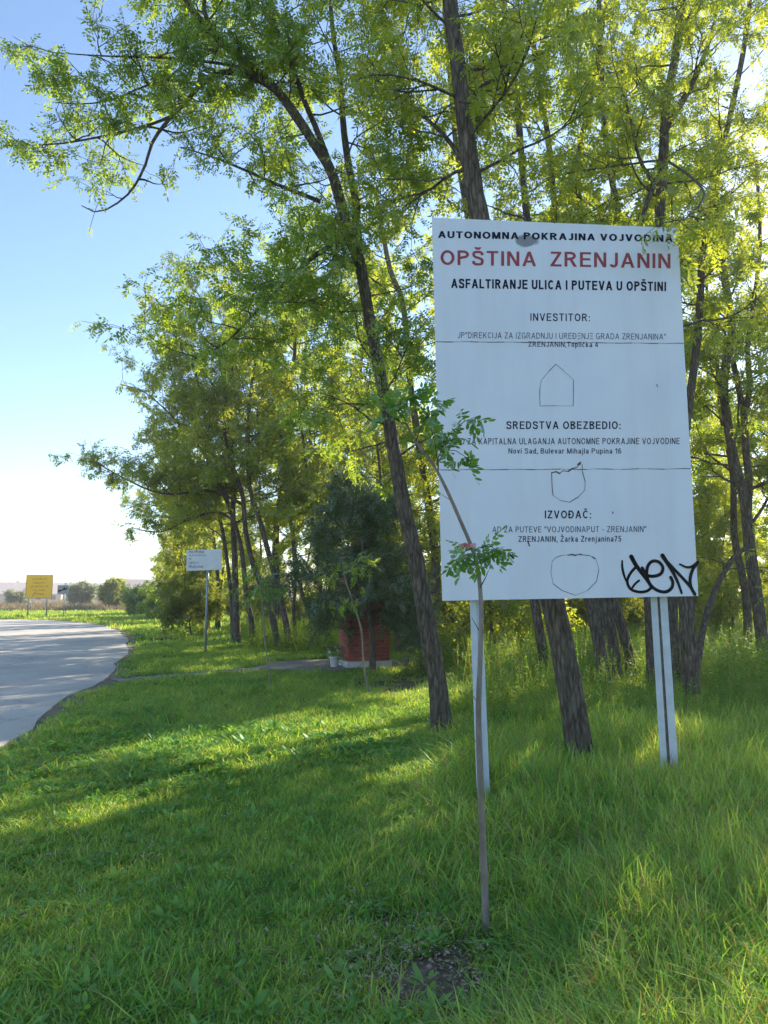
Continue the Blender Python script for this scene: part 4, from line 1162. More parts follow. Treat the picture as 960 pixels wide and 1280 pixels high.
# right hand tree with twisting limbs
big_tree(110, [(957, 840), (950, 780), (944, 735), (938, 690), (934, 650), (930, 620), (918, 575), (910, 530), (905, 490), (908, 450), (915, 415), (905, 340), (895, 250), (900, 150)], 15.2, 15.2, .13, .05,
         'crooked locust at the right edge with twisting twin limbs', [(.3, 1.0, 20, 1.7, 1.5, .03, .9, dict(leafn=7))], LEAF_MID, extra=[
    ([(934, 650), (936, 600), (932, 560), (930, 520), (922, 480), (916, 450)], 15.3, 15.6, .09, .06, [(.3, 1.0, 5, 1.3, 1.3, .02, .8)]),
    ([(930, 525), (938, 480), (934, 440), (942, 380), (950, 300), (945, 200)], 15.4, 15.8, .07, .03, [(.2, 1.0, 10, 1.5, 1.3, .02, .9)]),
    ([(935, 660), (950, 640), (962, 620), (985, 590)], 15.2, 15.2, .04, .02, [(.3, 1.0, 5, 1.0, .9, .02, .9)])], n=50)
# trunk behind tree A
big_tree(111, [(549, 813), (543, 755), (545, 705), (537, 640), (528, 580), (514, 490), (508, 411), (501, 369), (489, 342), (480, 300), (470, 240)], 21.0, 21.0, .15, .06,
         'dark straight locust standing behind the leaning tree left of the board', [(.3, 1.0, 22, 2.4, 1.8, .035, .85, dict(leafn=7))], LEAF_MID, n=40, leafscale=1.15)

# ---- left group
leftdefs = [
    (120, [(297.5, 803), (295, 771), (294, 720), (293, 686), (291, 644), (292, 600), (288, 540), (280, 480), (268, 420), (262, 390)], 24.0, .13, 'stoutest trunk of the pair right of the small white sign'),
    (121, [(292, 798), (290, 760), (286, 718), (281, 680), (278.5, 665), (272, 638), (262, 590), (250, 530)], 25.0, .09, 'slighter twin of the trunk pair right of the small white sign'),
    (122, [(317.5, 809), (314, 775), (309, 750), (304, 705), (300.6, 680), (292, 650), (287, 636), (270, 590), (262, 550), (250, 490), (240, 450)], 22.8, .095, 'slim leaning trunk next to the stout pair near the small sign'),
    (123, [(350, 809), (342, 780), (335.5, 756), (322, 720), (314, 697), (309, 675), (306, 655), (304, 621), (299.6, 608), (292, 585), (284, 560), (280, 510), (292, 450), (300, 400)], 22.8, .11, 'leaning locust with a limb arching out left above the small white sign'),
    (124, [(364, 811), (356, 770), (348, 735), (341, 710), (335.5, 691), (329, 665), (323, 644), (313, 615), (310, 570), (312, 500), (322, 440), (335, 390)], 22.3, .11, 'long leaning trunk nearest to the left side of the concrete pad'),
    (125, [(371, 806), (368, 780), (367, 760), (369, 730), (366, 680), (358, 610), (352, 540)], 23.5, .06, 'pole thin trunk left of the dark conifer, rather straight'),
    (126, [(399, 809), (392, 785), (386, 765), (378, 743), (370, 700), (367, 670), (361, 640), (356.6, 613), (350, 540)], 22.8, .075, 'kinked thin trunk seen under the left skirt of the dark conifer'),
    (127, [(408, 809), (405, 790), (403, 771), (400, 730), (394.6, 686), (389, 634), (380, 560), (372, 480)], 22.8, .07, 'thin trunk nearest the brick shrine on its left'),
    (128, [(261, 785), (259, 760), (257, 735), (250, 690), (240, 640), (225, 590)], 33, .08, 'thin trunk just behind the post of the small white sign'),
    (129, [(272, 782), (272, 760), (272, 720), (268, 680), (262, 640), (250, 570)], 34, .13, 'trunk with ragged bark a little right of the small sign post'),
    (130, [(499, 815), (496, 785), (494, 755), (488, 700), (478, 620), (470, 540)], 20.5, .09, 'dark trunk just right of the brick shrine'),
    (131, [(521, 806), (512, 775), (502, 749), (494, 710), (484, 640), (476, 560)], 23.6, .06, 'thin slanting trunk between the shrine and the big leaning tree'),
]
for i, (sd, pts, d, r, lb_) in enumerate(leftdefs):
    ex = None
    if sd == 123: ex = [([(305, 632), (297, 627), (285, 621), (272, 616), (258, 613), (243, 614), (215, 618), (185, 612), (150, 595), (115, 575)], 22.8, 21.8, .055, .012, [(.3, 1.0, 18, 1.5, .8, .02, .9)])]
    if sd == 120: ex = [([(291, 644), (275, 600), (250, 560), (215, 520), (180, 490), (150, 480)], 24, 23, .06, .012, [(.2, 1.0, 16, 1.8, .9, .02, .85)]),
                        ([(288, 540), (265, 480), (235, 440), (205, 405), (190, 395)], 24, 23.5, .05, .012, [(.15, 1.0, 14, 1.7, .9, .02, .85)])]
    if sd == 122: ex = [([(292, 650), (270, 640), (235, 650), (200, 665), (165, 660)], 22.8, 22.0, .045, .012, [(.3, 1.0, 12, 1.3, .8, .02, .85)])]
    if sd == 129: ex = [([(268, 680), (245, 650), (215, 640), (180, 630), (150, 640)], 34, 33, .06, .015, [(.2, 1.0, 12, 2.2, 1.3, .02, .7)])]
    thin = r < .085
    big_tree(sd, pts, d, d, r, .03, lb_, [(.42, 1.0, 8 if thin else 16, 1.6 if thin else 2.7, 1.2 if thin else 2.0, .025, .72, dict(leafn=7))], LEAF_MID if not thin else LEAF_FAR, M_leaf, 9, ex, n=26, leafscale=1.15, furrow=0)
# ------------------------------------------------------------------ generic forest trees: a few kinds, copied one by one
def proto(seed, H, r, crown0, nb, L0, L1, tmpl, dens, leafn, lm, lean=.06, scale=1.3, bend=.3):
    t = Tree(seed, tmpl, lm, M_bark, twigs=True, leafscale=scale)
    rg = t.rg
    pts = [np.array([0, 0, -.15])]
    dx, dy = rg.normal(0, lean, 2)
    for k in range(1, 8):
        z = H * k / 7
        pts.append(np.array([dx * z + rg.normal(0, bend * .3), dy * z + rg.normal(0, bend * .3), z]))
    tr = t.trunk(pts, r, r * .25, 24, 8, True, 0, .9)
    t.along(tr, crown0, 1.0, nb, L0, L1, r * .3, dens, .3, leafn=leafn)
    print('proto', seed, leafcount(t))
    return t.meshes('forest', np.zeros(3))
PR = {
    'a': proto(201, 11.5, .12, .35, 28, 2.3, 1.2, LEAF_MID, .75, 7, M_leaf),
    'b': proto(202, 10.0, .09, .30, 26, 2.0, 1.1, LEAF_MID, .8, 7, M_leaf),
    'c': proto(203, 12.5, .13, .38, 28, 2.5, 1.3, LEAF_MID, .7, 7, M_leafd),
    'd': proto(204, 5.0, .04, .10, 26, 1.3, .7, LEAF_FAR, 1.2, 6, M_leaf, scale=1.1),
    'e': proto(205, 3.2, .03, .06, 22, 1.1, .6, LEAF_FAR, 1.5, 7, M_bushy, scale=1.0),
    'f': proto(206, 9.0, .08, .15, 32, 1.9, 1.0, LEAF_FAR, .8, 7, M_leaf, scale=1.2),
}
def put(kind, x, y, rz, s, name, label, cat, group=None):
    e = empty(name, (x, y, float(gz(x, y))), label, cat, group)
    e.rotation_euler = (0, 0, rz); e.scale = (s, s, s)
    mw, mc = PR[kind]
    link('trunk', mw, e); tag(link('crown', mc, e), kind='stuff')
    return e
rf = np.random.default_rng(404)
forest = []
def zone(n, x0, x1, y0, y1, kinds, s0, s1, mind, label, cat, group, name, skew=None):
    c = 0; tries = 0
    while c < n and tries < 4000:
        tries += 1
        y = rf.uniform(y0, y1); x = rf.uniform(x0, x1)
        if skew: x = skew(x, y)
        if any((x - a) ** 2 + (y - b2) ** 2 < mind * mind for a, b2 in forest): continue
        forest.append((x, y)); c += 1
        put(kinds[rf.integers(0, len(kinds))], x, y, rf.uniform(0, 6.28), rf.uniform(s0, s1), name, label, cat, group)
# behind the board, to the right
for kd, x_p, y_p, sc_p, lb_p in (('c', -3.9, 27.0, 1.25, 'broad leafy locust filling the gap above the conifer, left of the leaning tree'), ('a', -2.3, 29.0, 1.3, 'tall pale green locust rising directly behind the dark conifer'),
                                 ('b', -1.0, 24.5, 1.35, 'airy locust rising behind the bare trunk of the leaning tree'),
                                 ('f', 12.6, 27.5, 1.0, 'low leafy locust filling the gap beside the crooked tree at the right edge'),
                                 ('f', 15.2, 31.0, 1.05, 'leafy locust deep in the wood behind the crooked right edge tree'),
                                 ('f', -13.0, 46.0, 1.0, 'dense locust just left of the small white sign, hanging towards the road')):
    forest.append((x_p, y_p)); put(kd, x_p, y_p, rf.uniform(0, 6), sc_p, 'forest_tree', lb_p, 'tree')
zone(12, 1, 15, 23, 32, 'e', .7, 1.1, 1.2, 'bright leafy thicket shrub closing the view low behind the board', 'shrub', 'thicket shrubs low behind the board', 'thicket_shrub')
zone(9, 3, 15, 14.5, 26, 'abc', .85, 1.1, 1.9, 'slender locust standing in the wood behind the notice board', 'tree', 'forest trees behind the notice board', 'forest_tree')
zone(7, 0, 22, 26, 38, 'acf', .85, 1.1, 2.6, 'locust far back in the sunlit depth of the wood behind the board', 'tree', 'trees far back in the wood', 'forest_tree')
zone(3, -7, 1, 28, 38, 'abf', .75, 1.0, 1.8, 'slender backlit tree in the wood beyond the brick shrine', 'tree', 'forest trees beyond the shrine', 'forest_tree')
zone(7, -1, 1, 32, 64, 'bff', .7, .95, 2.2, 'backlit tree along the receding left edge of the wood', 'tree', 'trees along the far edge of the wood', 'forest_tree', skew=lambda x, y: -3.0 - (y - 24) * .35 + x * 2.6)
zone(7, -8, 4, 26, 38, 'de', .6, 1.2, 1.3, 'leafy young tree in the sunlit undergrowth beyond the shrine', 'young tree', 'undergrowth beyond the shrine', 'young_tree')
zone(6, 2, 16, 17, 30, 'de', .6, 1.1, 1.6, 'leafy young tree among the trunks behind the notice board', 'young tree', 'undergrowth behind the notice board', 'young_tree')
zone(4, -1, 1, 42, 66, 'de', .8, 1.2, 1.5, 'bushy young tree under the receding edge of the wood', 'young tree', 'undergrowth along the far wood edge', 'young_tree', skew=lambda x, y: -4.2 - (y - 24) * .36 + x * 1.8)
zone(11, 2, 30, 34, 54, 'de', .9, 1.5, 2.2, 'sunlit leafy thicket tree at the back of the wood beyond the board', 'young tree', 'sunlit thicket at the back of the wood', 'young_tree')
zone(8, -11, 2, 36, 52, 'def', .7, 1.1, 2.2, 'sunlit leafy tree closing the view beyond the shrine', 'young tree', 'sunlit thicket beyond the shrine', 'young_tree')

# ------------------------------------------------------------------ two slim saplings on the lawn
t = Tree(140, LEAF_NEAR, M_leafd, M_saplingbark, leafscale=1.0)
p = sink(deep([(463, 868), (455, 835), (452, 790), (442, 755), (432, 725), (428, 700)], 12.0), -.05)
tr = t.trunk(p, .022, .01, 24, 6, False)
t.along(tr, .7, 1.0, 4, .36, .3, .006, 1.1, .1, leafn=3, bias=(-.25, -.3, -.1))
t.build('sapling', basept(p), 'slim sapling with bright leaves standing in front of the brick shrine', 'sapling')
t = Tree(141, LEAF_NEAR, M_leafs, M_saplingbark, leafscale=1.2)
p = sink(deep([(340, 866), (335, 830), (331, 800), (329, 770), (326, 735), (322, 712)], 12.2), -.05)
tr = t.trunk(p, .016, .008, 24, 6, False)
t.along(tr, .75, 1.0, 3, .3, .3, .006, 1.0, .1, leafn=3)
t.build('sapling', basept(p), 'thin sapling on the lawn left of the concrete pad', 'sapling')

# ------------------------------------------------------------------ dark conifer in front of the shrine
def spray_template():
    V = []; Fq = []
    rg = np.random.default_rng(9)
    for i in range(9):
        t = i / 8
        ang = R(rg.uniform(25, 55)) * (1 if i % 2 else -1) if i < 8 else 0
        l = .075 * (1 - .3 * t); w = .014
        ca, sa = math.cos(ang), math.sin(ang); b = len(V); zz = rg.normal(0, .25)
        for a, c in ((0, 0), (.5, .5), (1, 0), (.5, -.5)):
            x = a * l; y = c * w
            V.append([t * .12 + x * ca - y * sa, x * sa + y * ca, zz * x])
        Fq.append([b, b + 1, b + 2, b + 3])
    return np.array(V), np.array(Fq)
dC = 15.35
t = Tree(150, spray_template(), M_conif, M_bark, leafscale=1.25)
p = sink(deep([(466, 838), (465, 800), (461, 760), (455, 700), (449, 650), (443, 612), (440, 594)], dC), -.05)
tr = t.trunk(p, .07, .015, 30, 9, True)
H = tr[-1][2]
rgc = t.rg
for j in range(60):
    zt = rgc.uniform(.20, 1.0) ** .9
    i = int(zt * 29); q = tr[min(i, 29)]
    a = rgc.uniform(0, 6.28)
    prof = np.interp(zt, [.2, .35, .5, .7, .85, 1.0], [1.0, 1.4, 1.35, 1.15, .85, .4])
    d = np.array([math.cos(a), math.sin(a), .35])
    if d[0] < -.3 and zt < .6: prof *= 1.3
    t.grow(q, d, prof * rgc.uniform(.55, 1.15), .015, 0, 1.45, trop=-.03, wander=.15, leafn=9, spread=36)
print('conifer', leafcount(t))
t.build('conifer', basept(p), 'dark bushy conifer hiding most of the brick shrine', 'conifer')

# ------------------------------------------------------------------ brick shrine
shc = np.array([-.46, 16.75, 0.03]); shr = R(-16)
shrine = empty('brick_shrine', shc, 'red brick pillar shrine on a white plinth behind the dark conifer', 'shrine')
shrine.rotation_euler = (0, 0, -shr)
M_bricks = [simple('brick_' + n_, c_, tuple(x * .7 for x in c_), 20, .85, .3) for n_, c_ in (('red', (.46, .115, .08)), ('dark', (.34, .085, .065)), ('orange', (.52, .16, .10)))]
M_mortar = simple('mortar', (.30, .26, .23), (.2, .18, .16), 20, .95, .2)
M_plinth = simple('white_plinth', (.70, .70, .68), (.5, .5, .48), 5, .8, .15)
M_tile = simple('roof_tile', (.28, .09, .06), (.17, .06, .045), 10, .8, .3)
W = .94; HB = 2.28
mb = MB(); mb.box((0, 0, .06), (W + .1, W + .1, .14), bev=.012); mb.build('plinth', M_plinth, shrine)
mb = MB(); mb.box((0, 0, .13 + HB / 2), (W - .03, W - .03, HB)); mb.build('mortar_core', M_mortar, shrine)
bl, bh, bd, jt = .225, .066, .10, .011
mbk = MB(); mbk.box((0, 0, 0), (bl, bd * .3, bh), bev=.004)
bme = [npmesh('brick', np.concatenate(mbk.v), mbk.f, [mm]) for mm in M_bricks]
for q in bme: bm_fix(q)
mbh = MB(); mbh.box((0, 0, 0), (bl / 2 - .006, bd * .3, bh), bev=.004)
bmh = [npmesh('brick', np.concatenate(mbh.v), mbh.f, [mm]) for mm in M_bricks]
for q in bmh: bm_fix(q)
rb = random.Random(4)
rows = int(HB / (bh + jt))
rear = MB()
for face in range(4):
    rz = face * PI / 2      # 0: -Y side
    for r_ in range(rows):
        z = .135 + (r_ + .5) * (bh + jt)
        off = 0 if r_ % 2 == 0 else 1
        xs_ = []
        if off == 0: xs_ = [(-W / 2 + (bl + jt) * (i + .5), 1) for i in range(4)]
        else: xs_ = [(-W / 2 + (bl + jt) * .25, .5)] + [(-W / 2 + (bl + jt) * (i + 1), 1) for i in range(3)] + [(W / 2 - (bl + jt) * .25, .5)]
        for (xx, fr) in xs_:
            yy = -W / 2 + rb.uniform(-.003, .003)
            x2 = xx * math.cos(rz) - yy * math.sin(rz); y2 = xx * math.sin(rz) + yy * math.cos(rz)
            if face in (0, 3):
                o = link('brick', (bme if fr == 1 else bmh)[rb.choice((0, 0, 1, 2))], shrine, (x2, y2, z)); o.rotation_euler = (0, 0, rz)
            else:
                rear.box((x2, y2, z), (bl if fr == 1 else bl / 2 - .006, bd * .3, bh), Matrix.Rotation(rz, 3, 'Z').to_4x4())
tag(rear.build('rear_brickwork', M_bricks[0], shrine), kind='stuff')
mb = MB(); mb.box((0, 0, .13 + HB + .03), (W + .12, W + .12, .06), bev=.01); mb.build('cornice', M_plinth, shrine)
mb = MB(); z0 = .19 + HB; w2 = W / 2 + .14
mb.add(np.array([[-w2, -w2, z0], [w2, -w2, z0], [w2, w2, z0], [-w2, w2, z0], [-w2, -w2, z0 + .03], [w2, -w2, z0 + .03], [w2, w2, z0 + .03], [-w2, w2, z0 + .03], [0, 0, z0 + .5]]),
       [np.array([[3, 2, 1, 0], [0, 1, 5, 4], [1, 2, 6, 5], [2, 3, 7, 6], [3, 0, 4, 7]]), np.array([[4, 5, 8], [5, 6, 8], [6, 7, 8], [7, 4, 8]])])
mb.build('roof', M_tile, shrine)
# flower pot at the corner
fp = G(423, 829, .03); fp = np.array([-1.12, 16.38, .03])
pot = empty('flower_pot', fp, 'white pot of white and purple flowers beside the brick shrine', 'flower pot')
M_pot = simple('white_pot', (.75, .75, .76), (.6, .6, .62), 12, .5, .05)
prof = [(.0, 0), (.07, 0), (.075, .01), (.10, .20), (.112, .205), (.112, .225), (.095, .225), (.088, .19), (0, .185)]
S_ = 16; V = []; 
for r_, z in prof:
    for k in range(S_): a = 2 * PI * k / S_; V.append([r_ * math.cos(a), r_ * math.sin(a), z])
Fp = [[i * S_ + k, i * S_ + (k + 1) % S_, (i + 1) * S_ + (k + 1) % S_, (i + 1) * S_ + k] for i in range(len(prof) - 1) for k in range(S_)]
me = npmesh('pot', np.array(V), [np.array(Fp)], [M_pot], None, True); link('pot', me, pot)
M_petw = simple('white_petal', (.75, .73, .76), (.6, .58, .62), 30, .6, 0); M_petp = simple('purple_petal', (.10, .03, .16), (.05, .02, .08), 30, .6, 0)
rr = np.random.default_rng(8)
for k in range(18):
    a = rr.uniform(0, 6.28); el = rr.uniform(.1, 1.4); rad_ = rr.uniform(.13, .20)
    c0 = np.array([math.cos(a) * math.cos(el) * rad_, math.sin(a) * math.cos(el) * rad_, .27 + math.sin(el) * rad_])
    nrm = unit(c0 - np.array([0, 0, .2])); u1 = unit(np.cross(nrm, [0.3, .2, 1])); u2 = np.cross(nrm, u1)
    V = [c0]; Ft = []
    for j in range(6):
        aa = j * PI / 3; V += [c0 + (u1 * math.cos(aa - .4) + u2 * math.sin(aa - .4)) * .028 + nrm * .012, c0 + (u1 * math.cos(aa) + u2 * math.sin(aa)) * .048 + nrm * .008, c0 + (u1 * math.cos(aa + .4) + u2 * math.sin(aa + .4)) * .028 + nrm * .012]
        Ft.append([0, 1 + 3 * j, 2 + 3 * j, 3 + 3 * j])
    link('flower', npmesh('flower', np.array(V), [np.array(Ft)], [M_petp if k % 3 == 0 else M_petw]), pot)
tf = Tree(3, LEAF_NEAR, M_leafs)
for k in range(4): tf.grow([0, 0, .18], [rr.normal(0, .5), rr.normal(0, .5), 1], .2, .004, 2, leafn=3)
mw, mc = tf.meshes('f', np.zeros(3)); tag(link('foliage', mc, pot), kind='stuff')

# ------------------------------------------------------------------ small signs
def marks(mb, x0, x1, z, h, y, seed, step=.62):
    """rows of worn print, too far off to read"""
    r = random.Random(seed); x = x0
    while x < x1:
        w = h * r.uniform(.10, .18)
        mb.box((x, y, z + r.uniform(-.05, .05) * h), (w, .003, h * r.choice((.7, .8, 1.0))))
        if r.random() < .6: mb.box((x + h * .2, y - .0006, z + r.choice((-.3, 0, .3)) * h), (h * .4, .003, h * .14))
        x += h * step * r.uniform(.8, 1.2)
M_sw = simple('sign_white', (.74, .76, .80), (.64, .66, .70), 6, .4, 0)
M_pole = simple('pole_steel', (.34, .40, .46), (.24, .28, .33), 12, .5, .1, .3)
sb = G(256.5, 816)
dS = sb[1]
sgn = empty('information_sign', (sb[0], dS, 0), 'small white sign with black print on a single steel pole at the wood edge', 'sign')
TLs = P(234, 687, dS); BRs = P(277, 713, dS)
cx, cz = (TLs[0] + BRs[0]) / 2 - sb[0], (TLs[2] + BRs[2]) / 2
wS, hS = BRs[0] - TLs[0], TLs[2] - BRs[2]
mb = MB(); mb.box((cx, -.03, cz), (wS, .012, hS), Matrix.Rotation(R(-2), 4, 'Y'), bev=.004); mb.build('sign_plate', M_sw, sgn)
mb = MB(); mb.tube([(0, 0, -.2), (0.01, 0, cz + hS * .3)], .035, 10); mb.build('pole', M_pole, sgn, True)
mb = MB()
for k, (l, z, h) in enumerate(((.43, .30, .075), (.48, .17, .065), (.07, .04, .06), (.26, -.10, .065), (.07, -.21, .05), (.40, -.25, .065))):
    marks(mb, cx - wS / 2 + .08, cx - wS / 2 + .08 + l, cz + z * .78, h, -.041, k)
mb.build('print', M_black2, sgn)
mb = MB(); mb.box((0, -.015, cz + .1), (.14, .02, .04)); mb.box((0, -.015, cz - .1), (.14, .02, .04)); mb.build('bracket', M_back, sgn)

dY = 54.5
yb = P(49.5, 770, dY)
ys_ = empty('place_sign', (yb[0], dY, 0), 'yellow place sign with dark print on two posts across the road', 'sign')
M_yel = simple('sign_yellow', (.95, .56, .012), (.88, .50, .012), 4, .5, 0)
M_yd = simple('sign_dark_print', (.22, .11, .01), (.15, .07, .01), 8, .6, 0)
a = P(34, 719, dY); b2 = P(65.5, 748, dY)
cx, cz = (a[0] + b2[0]) / 2 - yb[0], (a[2] + b2[2]) / 2; wY, hY = b2[0] - a[0], a[2] - b2[2]
mb = MB(); mb.box((cx, -.08, cz), (wY, .03, hY), bev=.01); mb.build('sign_plate', M_yel, ys_)
mb = MB()
mb.box((cx, -.085, cz + hY / 2 - .015), (wY + .03, .035, .05)); mb.box((cx, -.085, cz - hY / 2 + .015), (wY + .03, .035, .03)); mb.box((cx - wY / 2 + .012, -.087, cz), (.03, .035, hY - .1)); mb.box((cx + wY / 2 - .012, -.087, cz), (.03, .035, hY - .1))
mb.build('frame', M_yd, ys_)
mb = MB()
for k, (l, z) in enumerate(((1.05, .62), (.85, .32), (1.4, .02), (.8, -.28), (.75, -.6))):
    marks(mb, cx - l / 2, cx + l / 2, cz + z * hY / 1.9, .17, -.098, 30 + k)
mb.build('print', M_yd, ys_)
for x0_ in (-wY / 2 + .2, wY / 2 - .4):
    mb = MB(); mb.tube([(cx + x0_, 0, -.2), (cx + x0_, 0, cz + hY / 2 - .1)], .05, 8); mb.build('post', M_pole, ys_, True)
mb = MB(); mb.tube([P(40.5, 746, dY) - [yb[0], dY + .1, 0], P(45, 740, dY) - [yb[0], dY + .1, 0]], .02, 5); mb.build('scratch', M_yd, ys_)
dG = 53.0
g0 = P(79.5, 770, dG)
gs_ = empty('route_sign', (g0[0], dG, 0), 'small grey sign with black arrow on a thin pole beside the yellow sign', 'sign')
a = P(72.5, 731.5, dG); b2 = P(86, 742.5, dG); cx, cz = (a[0] + b2[0]) / 2 - g0[0], (a[2] + b2[2]) / 2; wY, hY = b2[0] - a[0], a[2] - b2[2]
M_grey = simple('sign_grey', (.20, .24, .28), (.32, .34, .36), 3, .6, 0)
mb = MB(); mb.box((cx, -.05, cz), (wY, .02, hY), bev=.006); mb.build('sign_plate', M_grey, gs_)
mb = MB(); Mr = Matrix.Rotation(R(-17), 4, 'Y')
mb.box((cx - .02, -.064, cz - .02), (wY * .85, .008, .09), Mr); mb.box((cx + .08, -.066, cz + .10), (.12, .008, .14), Matrix.Rotation(R(40), 4, 'Y')); mb.box((cx - .25, -.067, cz - .09), (.20, .008, .14), Mr)
mb.build('arrow', M_spray, gs_)
mb = MB(); mb.tube([(0, 0, -.2), (0, 0, cz)], .035, 8); mb.build('pole', M_pole, gs_, True)

# low pale block with dark boxes and a dark lump at the far kerb
c0 = G(70, 773)
blk = empty('low_block', (c0[0], c0[1], 0), 'low pale concrete block with dark boxes at the far road edge', 'drain')
mb = MB(); mb.box((0, 0, .08), (.8, .5, .12), bev=.02); mb.build('pale_slab', M_pad, blk)
mb = MB(); mb.box((-.2, -.245, .0), (.5, .03, .08)); mb.box((.1, 0, .165), (.5, .3, .05)); mb.build('dark_box', M_spray, blk)  # solid near-black boxes, one at the slab's front and one on top
c0 = G(24, 772)  # flattened uneven lump, dark brown all over
me = bpy.data.meshes.new('dark_lump'); bmx = bmesh.new(); bmesh.ops.create_icosphere(bmx, subdivisions=3, radius=.5)
for v_ in bmx.verts:
    k_ = 1 + .35 * mnoise.noise(v_.co * 3); v_.co = Vector((v_.co.x * k_, v_.co.y * .5 * k_, max(v_.co.z, -.1) * .32 * k_))
bmx.to_mesh(me); bmx.free(); me.materials.append(simple('lump_brown', (.05, .035, .025), (.09, .06, .04), 10, .95, .5))
tag(link('dark_lump', me, None, (c0[0], c0[1], .02)), 'dark low lump on the verge in front of the yellow sign', 'clod')

# ------------------------------------------------------------------ fallen branch on the lawn
f0 = G(548, 1190); f1 = G(570, 1196); f2 = G(590, 1215); f3 = G(612, 1244)
t = Tree(5, LEAF_NEAR, M_leafs, M_barkf)
lift = lambda q, z: np.array([q[0], q[1], float(gz(q[0], q[1])) + z])
t.trunk([lift(f0, .035), lift(f1, .05), lift(f2, .04), lift(f3, .03)], .011, .005, 24, 7, False, .1)
t.trunk([lift(f1, .045), lift(G(580, 1180), .07), lift(G(592, 1168), .10)], .005, .002, 8, 5, False)
t.build('fallen_branch', np.array([f0[0], f0[1], 0]), 'short dead branch lying on the bare patch in the grass', 'branch')

# ------------------------------------------------------------------ far side of the road: shrubs, young tree, houses
def shrub(seed, px, py, d, w, h, lm, name, label, cat, nb=26, stem=.1, scale=3.0):
    t = Tree(seed, LEAF_FAR, lm, M_bark, leafscale=scale)
    b0 = P(px, py, d); b0[2] = 0
    rg = t.rg
    top = b0 + [0, 0, h]
    tr = t.trunk([b0 - [0, 0, .1], b0 + [rg.normal(0, .05) * h, 0, h * .5], top - [0, 0, .15 * h]], .02 * h, .008 * h, 10, 6, False)
    for j in range(int(nb * .75)):
        z = rg.uniform(stem, 1.0); q = b0 + np.array([0, 0, h * z * .85])
        a = rg.uniform(0, 6.28); d_ = np.array([math.cos(a), math.sin(a), rg.uniform(.2, .8)])
        L = w / 2 * math.sqrt(max(.1, 1 - ((z - .45) / .65) ** 2)) * rg.uniform(.35, 1.45)
        t.grow(q, d_, L, .008 * h, 0, 2.2 / max(L, .6), wander=.2, leafn=7, spread=55)
    return t.build(name, b0, label, cat)
shrub(301, 101, 756, 92, 3.0, 2.3, M_bush, 'shrub', 'wide grey green bush at the field edge right of the yellow sign', 'bush', 30, .05, 2.4)
shrub(302, 18, 756, 105, 2.4, 1.6, M_bush, 'shrub', 'low pale bush in the field at the far left beside the yellow sign', 'bush', 22, .05, 2.4)
shrub(303, 138, 762, 80, 2.4, 3.5, M_bushy, 'young_tree', 'small bright yellow green tree standing alone on the far verge', 'young tree', 20, .3, 2.2)
shrub(304, 177, 766, 62, 2.6, 1.8, M_leafd, 'shrub', 'dark green bush where the wood begins beyond the road', 'bush', 40, .02, 2.0)
shrub(305, 215, 772, 50, 3.6, .8, M_leafd, 'shrub', 'low dark undergrowth bush under the outermost thin trees', 'bush', 40, .02, 1.8)
M_roofp = [simple('pale_roof_tile', (.66, .52, .45), (.56, .43, .37), 1.2, .4, .1), simple('grey_roof_sheet', (.66, .64, .62), (.56, .54, .52), 1.0, .35, .05), simple('sand_roof_tile', (.70, .60, .50), (.60, .50, .42), 1.2, .4, .1)]
M_wallh = [simple('house_plaster', (.62, .56, .48), (.5, .46, .4), 1.5, .9, .05), simple('grey_plaster', (.48, .46, .45), (.4, .39, .38), 1.5, .9, .05)]
M_win = simple('dark_window', (.03, .035, .04), (.05, .05, .06), 3, .2, 0)
M_fascia = simple('dark_fascia', (.05, .04, .035), (.06, .05, .045), 3, .8, 0)
def house(px, d, w, dep, hw, hr, rz, label, ri, wi, gable=False):
    b0 = P(px, 750, d); e = empty('house', (b0[0], d, 0), label, 'house'); e.rotation_euler = (0, 0, rz)
    mb = MB()
    V = [[-w / 2, -dep / 2, 0], [w / 2, -dep / 2, 0], [w / 2, dep / 2, 0], [-w / 2, dep / 2, 0], [-w / 2, -dep / 2, hw], [w / 2, -dep / 2, hw], [w / 2, dep / 2, hw], [-w / 2, dep / 2, hw], [-w / 2, 0, hw + hr - .1], [w / 2, 0, hw + hr - .1]]
    mb.add(np.array(V), [np.array([[0, 1, 5, 4], [2, 3, 7, 6]]), np.array([[1, 2, 6, 9, 5], [3, 0, 4, 8, 7]])]); mb.build('wall', M_wallh[wi], e)
    ov = .6; sl = hr / (dep / 2)
    mb = MB()
    for s_ in (-1, 1):
        y0, z0_ = s_ * (dep / 2 + ov), hw - ov * sl
        V = [[-w / 2 - ov, y0, z0_], [w / 2 + ov, y0, z0_], [w / 2 + ov, 0, hw + hr], [-w / 2 - ov, 0, hw + hr]]
        V = np.array(V + [[a, b_, c_ + .18] for a, b_, c_ in V])
        mb.add(V, [np.array([[0, 1, 2, 3], [7, 6, 5, 4], [0, 4, 5, 1], [1, 5, 6, 2], [2, 6, 7, 3], [3, 7, 4, 0]])])
    rf_ = mb.build('roof', M_roofp[ri], e)
    mb = MB()
    for sx in (-1, 1):
        for s_ in (-1, 1):
            mb.tube([(sx * (w / 2 + ov + .03), s_ * (dep / 2 + ov), hw - ov * sl + .05), (sx * (w / 2 + ov + .03), 0, hw + hr + .05)], .32, 4)
    mb.build('barge_board', M_fascia, rf_)
    mb = MB(); mb.box((w * .2, dep * .12, hw + hr), (.7, .7, 1.4)); mb.build('chimney', M_wallh[1], rf_)
    k = max(2, int(w / 3.5))
    for i in range(k):
        mb = MB(); mb.box((-w / 2 + w * (i + .5) / k, -dep / 2 - .01, hw * .5), (1.2, .08, 1.2)); mb.build('window', M_win, e)
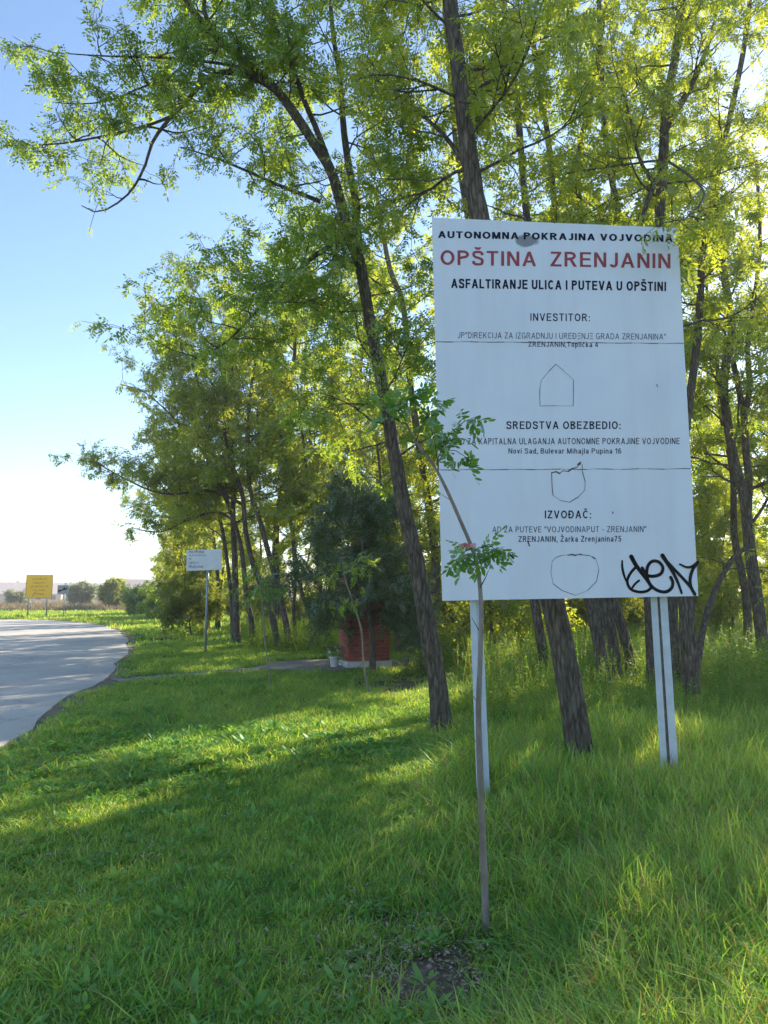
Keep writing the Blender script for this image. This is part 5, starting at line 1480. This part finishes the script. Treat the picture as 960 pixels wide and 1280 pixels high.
house(4, 215, 15, 20, 2.2, 3.3, R(8), 'long pale roofed house at the far left edge of the field', 0, 0)
house(27, 225, 13, 20, 2.2, 3.2, R(-14), 'sand roofed house just left of the yellow sign', 2, 1)
house(52, 220, 12, 20, 2.2, 3.3, R(20), 'house mostly hidden behind the yellow sign', 0, 0)
house(74, 228, 12, 18, 2.4, 3.0, R(-10), 'grey roofed house behind the small arrow sign', 1, 1)
house(116, 232, 19, 20, 2.4, 3.2, R(6), 'long low house between the grey bush and the small bright tree', 1, 0)
house(158, 214, 12, 18, 2.3, 2.9, R(-10), 'pale tiled house half hidden right of the small bright tree', 0, 0)
house(180, 190, 13, 10, 2.6, 3.2, R(28), 'gabled house peeping out at the edge of the wood', 0, 0)
ORD = ['first', 'second', 'third', 'fourth', 'fifth', 'sixth', 'seventh', 'eighth', 'ninth', 'tenth', 'eleventh', 'twelfth', 'thirteenth', 'fourteenth', 'fifteenth', 'sixteenth', 'seventeenth']
GL = {'forest trees behind the notice board': 'slender locust {} from the left of those in the wood behind the notice board',
      'trees far back in the wood': 'tall locust {} from the left of those far back in the wood',
      'forest trees beyond the shrine': 'slim backlit tree {} from the left of those beyond the brick shrine',
      'trees along the far edge of the wood': 'backlit tree {} from the left along the receding wood edge',
      'undergrowth beyond the shrine': 'leafy young tree {} from the left in the undergrowth beyond the shrine',
      'undergrowth behind the notice board': 'leafy young tree {} from the left among trunks behind the board',
      'undergrowth along the far wood edge': 'bushy young tree {} from the left under the receding wood edge',
      'sunlit thicket at the back of the wood': 'sunlit thicket tree {} from the left at the back of the wood',
      'sunlit thicket beyond the shrine': 'sunlit leafy tree {} from the left closing the view beyond the shrine',
      'thicket shrubs low behind the board': 'bright thicket shrub {} from the left low behind the notice board'}
for g_, txt in GL.items():
    mem = sorted([o for o in COL.objects if o.type == 'EMPTY' and o.get('group') == g_], key=lambda o: o.location.x / o.location.y)
    for o, w_ in zip(mem, ORD): o['label'] = txt.format(w_)
mh = bpy.data.materials.new('haze'); mh.use_nodes = True; mh.node_tree.nodes.clear()
pv = mh.node_tree.nodes.new('ShaderNodeVolumePrincipled'); pv.inputs['Density'].default_value = .0012
pv.inputs['Color'].default_value = (.92, .93, .95, 1); pv.inputs['Anisotropy'].default_value = .3
oh = mh.node_tree.nodes.new('ShaderNodeOutputMaterial'); mh.node_tree.links.new(pv.outputs[0], oh.inputs['Volume'])
mb = MB(); mb.box((0, 650, 9), (1810, 1910, 21)); tag(mb.build('haze', mh), kind='stuff')
print('tris', sum(sum(len(p.vertices) - 2 for p in m.polygons) if len(m.polygons) < 1 else len(m.loops) - 2 * len(m.polygons) for m in bpy.data.meshes))
